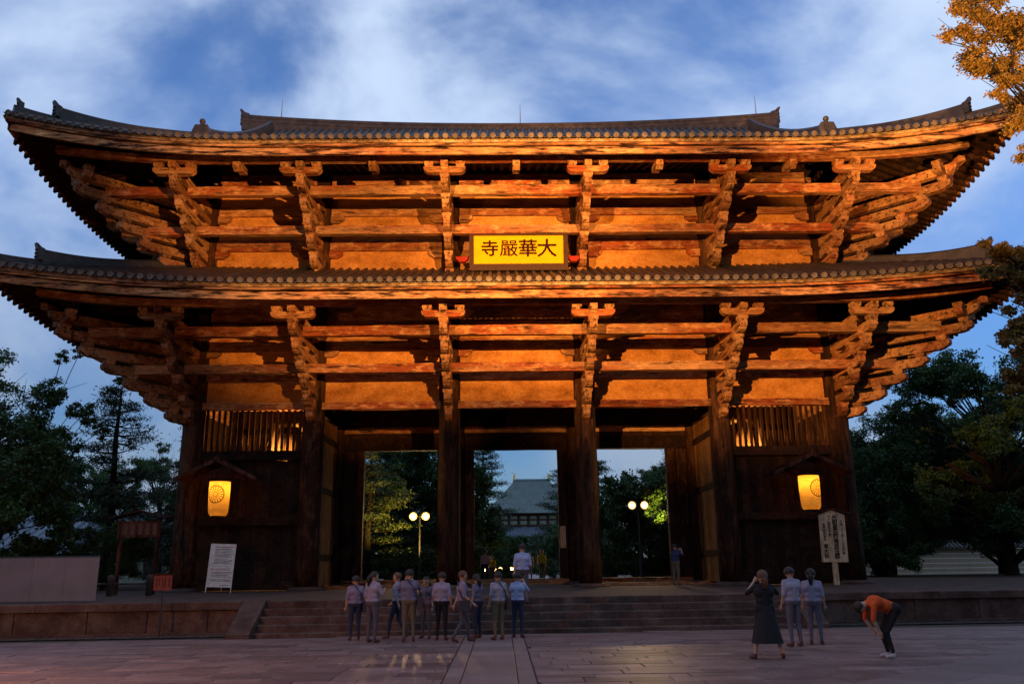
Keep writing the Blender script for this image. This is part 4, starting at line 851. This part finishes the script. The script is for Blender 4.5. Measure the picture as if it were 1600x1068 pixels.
# right-hand broadleaf tree and what stands round it
place('broadleaf_tree', *bA, (30, 15, GZ), 'tall dark green broadleaf tree standing before the earthen wall', None, .6, 1.05)
place('broadleaf_tree', *bB, (24.6, 19, GZ), 'smaller dark broadleaf tree between the gate and the tall broadleaf tree', None, 2.1, .62)
place('broadleaf_tree', *bB, (38, 12, GZ), 'dark broadleaf tree filling the gap behind the orange-lit branches', None, 4.0, 1.0)
place('broadleaf_tree', *bA, (25.8, 23, GZ), 'dark broadleaf tree behind the corner pillar, its crown joining the tall tree', None, 3.4, .82)
place('broadleaf_tree', *bA, (33.5, 22, GZ), 'dense dark tree between the tall broadleaf tree and the earthen wall', None, 5.2, .9)
place('round_bush', *bush, (22.6, 15.5, GZ+.88), 'low dark bush at the corner pillar of the gate', None, 4.4, .95, 'bush')
# left side
place('broadleaf_tree', *bB, (-31.5, 9, GZ), 'spreading dark green tree beyond the white fence with open branches', None, 1.2, 1.06)
cl_l = [(-25.6, 9.5, 10.4, .7), (-24.6, 9.6, 9.7, .7), (-23.6, 9.4, 9.3, .8), (-26.4, 9.5, 9.0, .8), (-25.2, 9.3, 8.2, .6), (-24.2, 9.5, 7.4, .5), (-23.0, 9.6, 8.4, .6), (-25.9, 10, 12.7, .55), (-24.9, 10, 12.9, .4), (-22.3, 9.7, 11.4, .45)]
place('leaning_tree', *clump_tree((-29.0, 9.5, 0), (-26.0, 9.5, 8.6), .2, [(x, y, z+.9, r) for x, y, z, r in cl_l], M['leafA'], .17, .10, 1300, False), (0, 0, GZ), 'slender leaning tree with bare forking branches below the roof corner')
place('pine_tree', *pA, (-23.6, 13, GZ), 'tall layered pine beside the gate corner and gabled notice board', None, .3, 1.0)
place('pine_tree', *pB, (-20.2, 17, GZ), 'dark pine half hidden behind the gate pillar and lantern canopy', None, 1.0, .98)
place('round_bush', *bush, (-24.8, 1.5, GZ+.88), 'large black-green bush rising behind the white fence', None, .5, 1.28, 'bush')
place('round_bush', *bush, (-29.5, 0, GZ+.88), 'dark bush at the far end of the white fence', None, 2.5, 1.2, 'bush')
place('round_bush', *bush, (-20.4, 6, GZ+.88), 'low dark bush between the pine trunks and the stone posts', None, 4.1, .6, 'bush')
# seen through the doorways
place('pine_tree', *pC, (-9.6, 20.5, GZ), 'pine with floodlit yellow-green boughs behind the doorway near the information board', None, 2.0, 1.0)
place('round_bush', *bush, (-6.5, 27, GZ), 'dense dark bush behind the twin floodlights near the floodlit pine', None, 0, 1.7, 'bush')
place('broadleaf_tree', *bA, (-8.5, 33, GZ), 'dark tree behind the floodlit pine', None, .8, .92)
place('pine_tree', *pA, (-2.5, 46, GZ), 'tall pine beside the far hall on the side of the path lamps', None, 2.4, 1.08)
place('pine_tree', *pB, (6.0, 60, GZ), 'dark pine beside the far hall away from the path lamps', None, 1.4, 1.12)
place('round_bush', *bush, (-1.6, 40, GZ), 'low dark bush under the tall pine by the path lamps', None, 1, .85, 'bush')
place('round_bush', *bush, (10.2, 26, GZ), 'dense dark bush behind the twin floodlights near the standing person', None, 2, 1.5, 'bush')
place('pine_tree', *pB, (12.8, 28, GZ), 'dark pine at the outer jamb of the doorway with the standing person', None, 3.3, .95)
place('pine_tree', *pB, (8.2, 41, GZ), 'slim pine beside the pillar left of the standing person', None, .2, 1.0)
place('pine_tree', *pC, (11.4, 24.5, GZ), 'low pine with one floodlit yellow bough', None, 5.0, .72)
for i, (x, y, s) in enumerate(((-62, 70, 1.2), (-48, 62, 1.0), (-38, 74, 1.15), (-22, 58, .95), (-14, 70, 1.1), (20, 62, .95), (30, 74, 1.1), (44, 70, 1.2), (56, 60, 1.1), (68, 72, 1.3), (-27, 30, .8), (20, 34, .75))):
    place('distant_tree', *(bA if i % 2 else bB), (x, y, GZ), 'dark tree in the belt of woodland behind the gate', 'woodland trees behind the gate', i*1.3, s)
# the big tree on the right whose outer branches hang into view and catch the floodlight
fc = [(14.2, -14, 17.6, .75), (15.0, -14.2, 18.3, .9), (16.0, -14, 17.4, 1.0), (15.1, -13.8, 16.5, .9), (14.5, -14.3, 16.1, .6), (16.2, -13.7, 15.6, .95), (15.3, -14.1, 15.2, .55), (15.9, -14, 14.2, .75), (16.6, -14, 13.4, .8), (15.6, -14.2, 13.0, .55), (15.9, -14.1, 12.2, .5),
      (14.0, -14.2, 9.9, .5), (14.5, -14, 9.4, .65), (13.7, -14.1, 9.1, .4), (15.2, -14, 9.0, .8), (14.6, -13.9, 8.2, .6), (14.3, -14, 7.4, .55), (14.0, -14.2, 6.7, .5), (14.4, -14, 6.0, .6), (15.0, -14, 7.2, .8), (13.8, -14.1, 5.6, .35), (14.5, -14, 5.0, .5)]
fc += [(18+a*1.8, -14+b, z, 1.3) for a, b, z in [(0, 1, 18), (1, -1, 17), (2, 1, 15), (1, 0, 19.5), (2.4, -1, 18), (0, 0, 15), (1.2, 1.2, 13), (2.2, -.8, 12), (.4, -1, 11.3), (1.6, .4, 10), (.2, .8, 9), (2.4, .6, 9.2), (-.4, -.6, 7.6)]]
place('floodlit_tree', *clump_tree((19.6, -13, .2), (18.6, -13.6, 15.5), .42, [(x, y, z+.9, r) for x, y, z, r in fc], M['leafB'], .14, .07, 3800), (0, 0, GZ), 'tree with orange floodlit outer branches overhanging the roof corner')
light('tree_floodlight', 'SPOT', (7.5, -33, 2.5), 88000, WARM, spot_size=R(36), spot_blend=.5, shadow_soft_size=.15); aim(bpy.data.objects['tree_floodlight'], (15.4, -14, 18.0))
for i in range(16):
    place('hedge_bush', *bush, (-48+6.2*i+random.uniform(-1, 1), 50+random.uniform(-3, 3)+(30 if 7 <= i <= 8 else 0), GZ), 'dark bush in the hedge below the woodland belt', 'hedge bushes behind the gate', i*1.7, 1.15, 'bush')
# unseen trees added along the approach and behind to hold back sky light
k = 0
for x, y, s in ((-11, -52, 1.3), (11, -53, 1.35), (-33, -30, 1.6), (34, -34, 1.6), (-26, -24, 1.25), (-27, -37, 1.3), (-26, -50, 1.35), (27, -27, 1.2), (27, -40, 1.3), (26, -52, 1.3), (-14, -60, 1.4), (0, -64, 1.45), (14, -61, 1.4), (-38, -16, 1.2), (40, -20, 1.2)):
    place('sky_shading_tree', *(bA if k % 2 else bB), (x, y, GZ-.02), 'unseen broadleaf tree added along the approach to cut sky light', 'unseen trees added to cut sky light', k*.9, s); k += 1

# ------------------------------------------------------------------ people
def capsule(mb, a, b, ra, rb, n=10):
    a, b = Vector(a), Vector(b); d = (b-a); l = d.length; d = d/l if l > 1e-6 else Vector((0, 0, 1)); pts = []; rs = []
    for t in (-.95, -.7, -.35, 0): pts.append(a+d*ra*t); rs.append(ra*math.sqrt(1-t*t))
    for t in (0, .35, .7, .95): pts.append(b+d*rb*t); rs.append(rb*math.sqrt(1-t*t))
    mb.tube(pts, rs, n)
SKIN = plain('skin', (.42, .24, .16), .6, var=.08); HAIR = plain('black_hair', (.02, .014, .012), .5); HAIR2 = plain('brown_hair', (.10, .04, .02), .5); SHOE = plain('pale_shoes', (.45, .38, .38), .6); DSHOE = plain('dark_shoes', (.09, .035, .03), .6)
def body_mesh(J, skirt=False):
    """J: joints in metres, facing +y.  One voxel-fused body, then fingers.  Slots: skin, top, bottom, shoes"""
    caps = []
    def C(a, b, ra, rb, m): caps.append((Vector(a), Vector(b), ra, rb, m))
    pel, ch, nk, hd = J['pelvis'], J['chest'], J['neck'], J['head']; mid = (Vector(pel)+Vector(ch))/2
    px = Vector((1, 0, 0))
    C(Vector(pel)-px*.075, Vector(pel)+px*.075, .125, .125, 2); C(mid-px*.06, mid+px*.06, .115, .115, 1); C(Vector(ch)-px*.085, Vector(ch)+px*.085, .125, .125, 1); C(pel, ch, .125, .13, 1); C(ch, nk, .12, .06, 1)
    C(nk, hd, .055, .055, 0); hv = Vector(hd); fw = Vector(J.get('face', (0, 1, 0))).normalized(); upv = (hv-Vector(nk)).normalized()
    C(hv-upv*.02, hv+upv*.045, .088, .1, 0); C(hv-upv*.06+fw*.035, hv-upv*.085+fw*.05, .055, .045, 0); C(hv+fw*.095-upv*.005, hv+fw*.112-upv*.03, .014, .016, 0)
    sd = fw.cross(upv).normalized()
    for s in (-1, 1): C(hv+sd*s*.095-upv*.02, hv+sd*s*.098+upv*.02, .016, .018, 0)
    for s, q in ((-1, 'l'), (1, 'r')):
        sh, el, wr = J['sh'+q], J['el'+q], J['wr'+q]; C(sh, el, .062, .048, 1); C(Vector(ch)+px*.07*s, sh, .07, .058, 1); C(Vector(nk)-Vector((0, 0, .02)), sh, .05, .055, 1)
        e2 = Vector(el).lerp(Vector(wr), .12); C(e2, wr, .041, .028, 0); h = Vector(wr)+(Vector(wr)-Vector(el)).normalized()*.075; C(wr, h, .028, .036, 0)
        hp, kn, an, to = J['hip'+q], J['kn'+q], J['an'+q], J['to'+q]; C(hp, kn, .095, .062, 2); C(kn, an, .058, .038, 0 if skirt else 2); C(an, Vector(an)+Vector((0, 0, -.035)), .042, .042, 3); C(Vector(an)+Vector((0, 0, -.04)), to, .042, .034, 3)
    mb = MB()
    for c in caps: capsule(mb, *c[:4])
    me = mb.mesh('b', SKIN); o = bpy.data.objects.new('b', me); COL.objects.link(o); md = o.modifiers.new('r', 'REMESH'); md.mode = 'VOXEL'; md.voxel_size = .017; md.use_smooth_shade = True
    sm = o.modifiers.new('s', 'SMOOTH'); sm.iterations = 3; dg = bpy.context.evaluated_depsgraph_get(); res = bpy.data.meshes.new_from_object(o.evaluated_get(dg)); bpy.data.objects.remove(o)
    n = len(res.polygons); ctr = np.zeros(3*n); res.polygons.foreach_get('center', ctr); ctr = ctr.reshape(-1, 3); best = np.full(n, 9.); mi = np.zeros(n, int)
    for a, b, ra, rb, m_ in caps:
        a_, b_ = np.array(a), np.array(b); d = b_-a_; L2 = max(1e-9, d@d); t = np.clip((ctr-a_)@d/L2, 0, 1); dist = np.linalg.norm(ctr-(a_+t[:, None]*d), axis=1)-(ra+(rb-ra)*t)
        k_ = dist < best; best[k_] = dist[k_]; mi[k_] = m_
    if abs(Vector(ch).y-Vector(pel).y) < .1:
        tb_ = (mi == 1) | (mi == 2); mi[tb_] = np.where(ctr[tb_][:, 2] > .955, 1, 2)
    v0 = [tuple(v.co) for v in res.vertices]; f0 = [tuple(p.vertices) for p in res.polygons]; mb = MB(); mb.v = v0; mb.f = f0; mb.mi = mi.tolist()
    for q, s in (('l', -1), ('r', 1)):                # five fingers
        el, wr = Vector(J['el'+q]), Vector(J['wr'+q]); d = (wr-el).normalized(); side = d.cross(fw); side = side.normalized() if side.length > .2 else sd; nrm = side.cross(d).normalized(); h = wr+d*.085
        for k_ in range(4):
            b = h+side*(k_-1.5)*.018; l = (.062, .075, .07, .055)[k_]; mb.tube([b, b+d*l*.5+nrm*.008, b+d*l*.9+nrm*.03], [.009, .0085, .007], 6)
        tb = wr+d*.03+side*s*.028; mb.tube([tb, tb+d*.03+side*s*.02, tb+d*.06+side*s*.018+nrm*.012], [.011, .010, .008], 6)
    me = bpy.data.meshes.new('body'); me.from_pydata(mb.v, [], mb.f)
    for x in (SKIN, SKIN, SKIN, SKIN): me.materials.append(x)
    me.polygons.foreach_set('material_index', mb.mi); me.polygons.foreach_set('use_smooth', [True]*len(mb.f)); return me
BASE = dict(pelvis=(0, 0, .93), chest=(0, .0, 1.24), neck=(0, .0, 1.40), head=(0, .02, 1.53), shl=(-.17, 0, 1.335), shr=(.17, 0, 1.335), ell=(-.225, -.02, 1.08), elr=(.225, -.02, 1.08), wrl=(-.23, .07, .86), wrr=(.23, .07, .86),
    hipl=(-.085, 0, .88), hipr=(.085, 0, .88), knl=(-.1, .02, .48), knr=(.1, .02, .48), anl=(-.11, -.02, .085), anr=(.11, -.02, .085), tol=(-.13, .12, .035), tor=(.13, .12, .035))
def pose(**k): d = dict(BASE); d.update(k); return d
P_STAND = pose()
P_WALK = pose(knl=(-.09, .16, .50), anl=(-.09, .20, .10), tol=(-.1, .34, .045), knr=(.09, -.02, .48), anr=(.09, -.26, .12), tor=(.1, -.14, .04), wrl=(-.24, -.10, .88), wrr=(.24, .2, .9))
P_PHOTO = pose(shl=(-.16, .03, 1.34), shr=(.16, .03, 1.34), ell=(-.25, .16, 1.2), elr=(.25, .16, 1.2), wrl=(-.09, .30, 1.40), wrr=(.09, .30, 1.40))
P_WIDE = pose(shl=(-.16, .03, 1.34), shr=(.16, .03, 1.34), ell=(-.30, .12, 1.22), elr=(.30, .12, 1.22), wrl=(-.10, .28, 1.44), wrr=(.10, .28, 1.44), hipl=(-.1, 0, .88), hipr=(.1, 0, .88), knl=(-.19, .02, .48), knr=(.19, .02, .48), anl=(-.27, -.02, .085), anr=(.27, -.02, .085), tol=(-.33, .11, .035), tor=(.33, .11, .035))
P_BEND = pose(pelvis=(0, -.16, .88), chest=(0, .18, 1.02), neck=(0, .34, 1.00), head=(0, .46, .93), face=(0, .5, -.85), shl=(-.17, .27, .97), shr=(.17, .27, .97), ell=(-.19, .33, .70), elr=(.19, .33, .70), wrl=(-.15, .22, .50), wrr=(.15, .22, .50), hipl=(-.085, -.14, .83), hipr=(.085, -.14, .83), knl=(-.1, .07, .47), knr=(.1, .07, .47))
P_HEAD = pose(head=(0, .035, 1.52), face=(.5, 1, 0), elr=(.25, .06, 1.12), wrr=(.14, .24, 1.2))
BM = {'stand': body_mesh(P_STAND), 'walk': body_mesh(P_WALK), 'photo': body_mesh(P_PHOTO), 'wide': body_mesh(P_WIDE, True), 'bend': body_mesh(P_BEND), 'look': body_mesh(P_HEAD)}
PO = {'stand': P_STAND, 'walk': P_WALK, 'photo': P_PHOTO, 'wide': P_WIDE, 'bend': P_BEND, 'look': P_HEAD}
def hair_mesh(J, long_=False):
    hv = Vector(J['head']); nk = Vector(J['neck']); u = (hv-nk).normalized(); f = Vector(J.get('face', (0, 1, 0))).normalized(); f = (f-u*f.dot(u)).normalized(); s = f.cross(u); mb = MB(); vs = []; n = 16; m_ = 8
    for i in range(m_+1):
        ph = math.pi*(.02+.62*i/m_)
        for k_ in range(n):
            a = 2*math.pi*k_/n; fr = math.cos(a); cut = min(ph, math.pi*(.36 if fr > .35 else .62)); r = .118
            vs.append(hv+u*.02+u*math.cos(cut)*r*1.05+(f*math.cos(a)*1.02+s*math.sin(a)*.94)*math.sin(cut)*r-f*.008)
    mb.add(vs, [(i*n+k_, i*n+(k_+1) % n, (i+1)*n+(k_+1) % n, (i+1)*n+k_) for i in range(m_) for k_ in range(n)]); mb.add(vs[:n], [tuple(range(n))])
    if long_: mb.tube([hv-f*.07+u*.02, hv-f*.12-u*.08, hv-f*.11-u*.24], [.06, .075, .03], 10)
    return mb.mesh('hair', HAIR, True)
HM = {k_: hair_mesh(PO[k_]) for k_ in PO}; HL = {k_: hair_mesh(PO[k_], True) for k_ in PO}
EYE = {}
for k_, J in PO.items():
    hv = Vector(J['head']); u = (hv-Vector(J['neck'])).normalized(); f = Vector(J.get('face', (0, 1, 0))).normalized(); f = (f-u*f.dot(u)).normalized(); s = f.cross(u); mb = MB()
    for q in (-1, 1): mb.tube([hv+f*.088+s*q*.034+u*.018, hv+f*.103+s*q*.034+u*.018], .011, 8)
    mb.tube([hv+f*.098-s*.025-u*.058, hv+f*.106-u*.058, hv+f*.098+s*.025-u*.058], .007, 6); EYE[k_] = mb.mesh('eyes_and_mouth', HAIR)
def cloth(col, i=[0]): i[0] += 1; return plain('cloth_%d' % i[0], col, .85, var=.12)
def person(pz_, loc, rz, s, top, bot, label, hair=HAIR, long_=False, shoe=DSHOE, group=None):
    r = tag(empty('person', loc, rz), label, 'person', group); r.scale = (s, s, s); b = ob('body', BM[pz_], r)
    for i, m_ in enumerate((SKIN, top, bot, shoe)): b.material_slots[i].link = 'OBJECT'; b.material_slots[i].material = m_
    h = ob('hair', HL[pz_] if long_ else HM[pz_], r); h.material_slots[0].link = 'OBJECT'; h.material_slots[0].material = hair; ob('eyes_and_mouth', EYE[pz_], r); return r
lav = [cloth(c) for c in ((.20, .165, .24), (.25, .22, .30), (.15, .13, .19), (.28, .25, .32))]; navy = cloth((.025, .03, .06)); grey = cloth((.08, .07, .09)); black = cloth((.012, .011, .013)); orange = cloth((.55, .075, .012)); pink = cloth((.5, .28, .26)); yellow = cloth((.55, .42, .03)); dnavy = cloth((.03, .035, .09)); khaki = cloth((.13, .095, .06)); purple = cloth((.11, .09, .12)); lblue = cloth((.30, .34, .52))
GRP = None
crowd = [('stand', -4.55, -14.7, 20, .96, lav[0], navy, 'person in a grey-lavender shirt at the end of the crowd nearest the stair cheek'), ('look', -4.0, -15.4, -35, 1.03, lav[1], grey, 'person with tied hair and a pale shirt turning aside near the stair cheek'), ('walk', -3.5, -14.4, 80, 1.0, lav[3], navy, 'walking person in a near-white shirt and navy trousers before the stair'),
    ('photo', -3.1, -15.3, 8, 1.05, lav[2], khaki, 'person in a mauve shirt and khaki trousers holding up a camera amid the crowd'), ('stand', -2.75, -14.3, 160, .93, purple, grey, 'short person with tied hair in a plum shirt facing away from the gate'), ('stand', -2.3, -15.0, -14, 1.0, lav[1], black, 'person in a pale shirt and black trousers looking at the gate amid the crowd'), ('walk', -1.75, -15.7, -70, 1.02, lav[0], grey, 'walking person in a lavender shirt and grey trousers on the smooth path'),
    ('look', -1.4, -14.5, 60, .97, lav[2], navy, 'person with tied hair in a dark mauve shirt at the foot of the stair'), ('stand', -.85, -15.1, 30, 1.0, lav[3], khaki, 'person in a near-white shirt and khaki trousers on the edge of the smooth path'), ('photo', -.35, -14.5, -20, .98, lblue, navy, 'person in a light blue shirt and navy trousers holding up a camera before the stair')]
bag_me = MB(); bag_me.box(.19, .30, -.16, .12, .72, .98); bag_me.tube([(.25, -.05, .97), (.12, -.11, 1.2), (-.05, -.1, 1.43), (-.12, .02, 1.42), (-.02, .13, 1.25), (.22, .08, .98)], .016, 5); bag_me = bag_me.mesh('shoulder_bag', cloth((.05, .04, .045)))
for k_, (pz_, x, y, a, s, c, b, lab) in enumerate(crowd):
    p_ = person(pz_, (x, y, GZ+.002), R(a), s, c, b, lab, group='visitors before the stair', long_=k_ % 3 == 1, hair=HAIR2 if k_ % 4 == 2 else HAIR)
    if k_ in (0, 3, 6, 8): tag(ob('shoulder_bag', bag_me, None, (x, y, GZ+.002), R(a), (s, s, s)), 'dark shoulder bag worn by the person in the ' + {0: 'grey-lavender shirt nearest the stair cheek', 3: 'mauve shirt holding up a camera', 6: 'lavender shirt walking on the path', 8: 'near-white shirt and khaki trousers'}[k_], 'bag')
person('walk', (-.15, fy(-.15, YF)-.45, -.2), R(5), 1.04, lblue, grey, 'person in a light blue shirt climbing the middle of the stair')
w_ = person('wide', (4.42, -20.25, GZ+.002), R(0), 1.0, black, black, 'woman in black top and long black skirt standing with arms raised', HAIR2, True)
sk = MB(); n = 28; vs = []
for i in range(9):
    t = i/8
    for k_ in range(n):
        a = 2*math.pi*k_/n; fl = 1+.05*t*math.sin(a*9); vs.append(((.155+.15*t)*math.cos(a)*fl, (.13+.08*t)*math.sin(a)*fl, .99-.70*t))
sk.add(vs, [(i*n+k_, i*n+(k_+1) % n, (i+1)*n+(k_+1) % n, (i+1)*n+k_) for i in range(8) for k_ in range(n)]); sk.build('skirt', cloth((.018, .016, .02)), w_, True)
MB().box(-.05, .05, .36, .39, 1.47, 1.55).build('phone', M['metal'], None, False, (4.42, -20.25, GZ)); tag(bpy.data.objects['phone'], 'small dark phone held up by the woman in the long skirt', 'phone')
person('bend', (6.75, -20.35, GZ+.002), R(90), 1.02, orange, black, 'person in an orange shirt bending forward with hands at the knees', HAIR, False, SHOE)
person('look', (5.75, -17.9, GZ+.002), R(15), 1.03, lav[3], purple, 'person in a pale shirt standing between the long skirt and the orange shirt')
person('stand', (6.35, -17.5, GZ+.002), R(-25), 1.0, lav[1], purple, 'person in a lavender shirt standing behind the orange shirt', long_=True)
person('photo', (6.55, -.9, 0), R(-50), 1.03, dnavy, khaki, 'person in navy shirt and khaki shorts standing in the gateway by a pillar', shoe=DSHOE)
person('stand', (-1.62, 8.2, 0), R(10), 1.03, pink, navy, 'person in a pink shirt inside the middle doorway beside the jamb')
person('walk', (1.55, 12.5, -0.0), R(185), 1.05, yellow, khaki, 'walking person in a mustard yellow shirt beyond the middle doorway')
person('stand', (-1.3, 13.5, -0.0), R(160), .86, yellow, grey, 'small person in a yellow shirt beyond the person in pink', long_=True)
person('look', (.9, 14.5, -0.0), R(170), 1.0, pink, grey, 'person in a faded pink shirt walking beside the mustard yellow shirt')
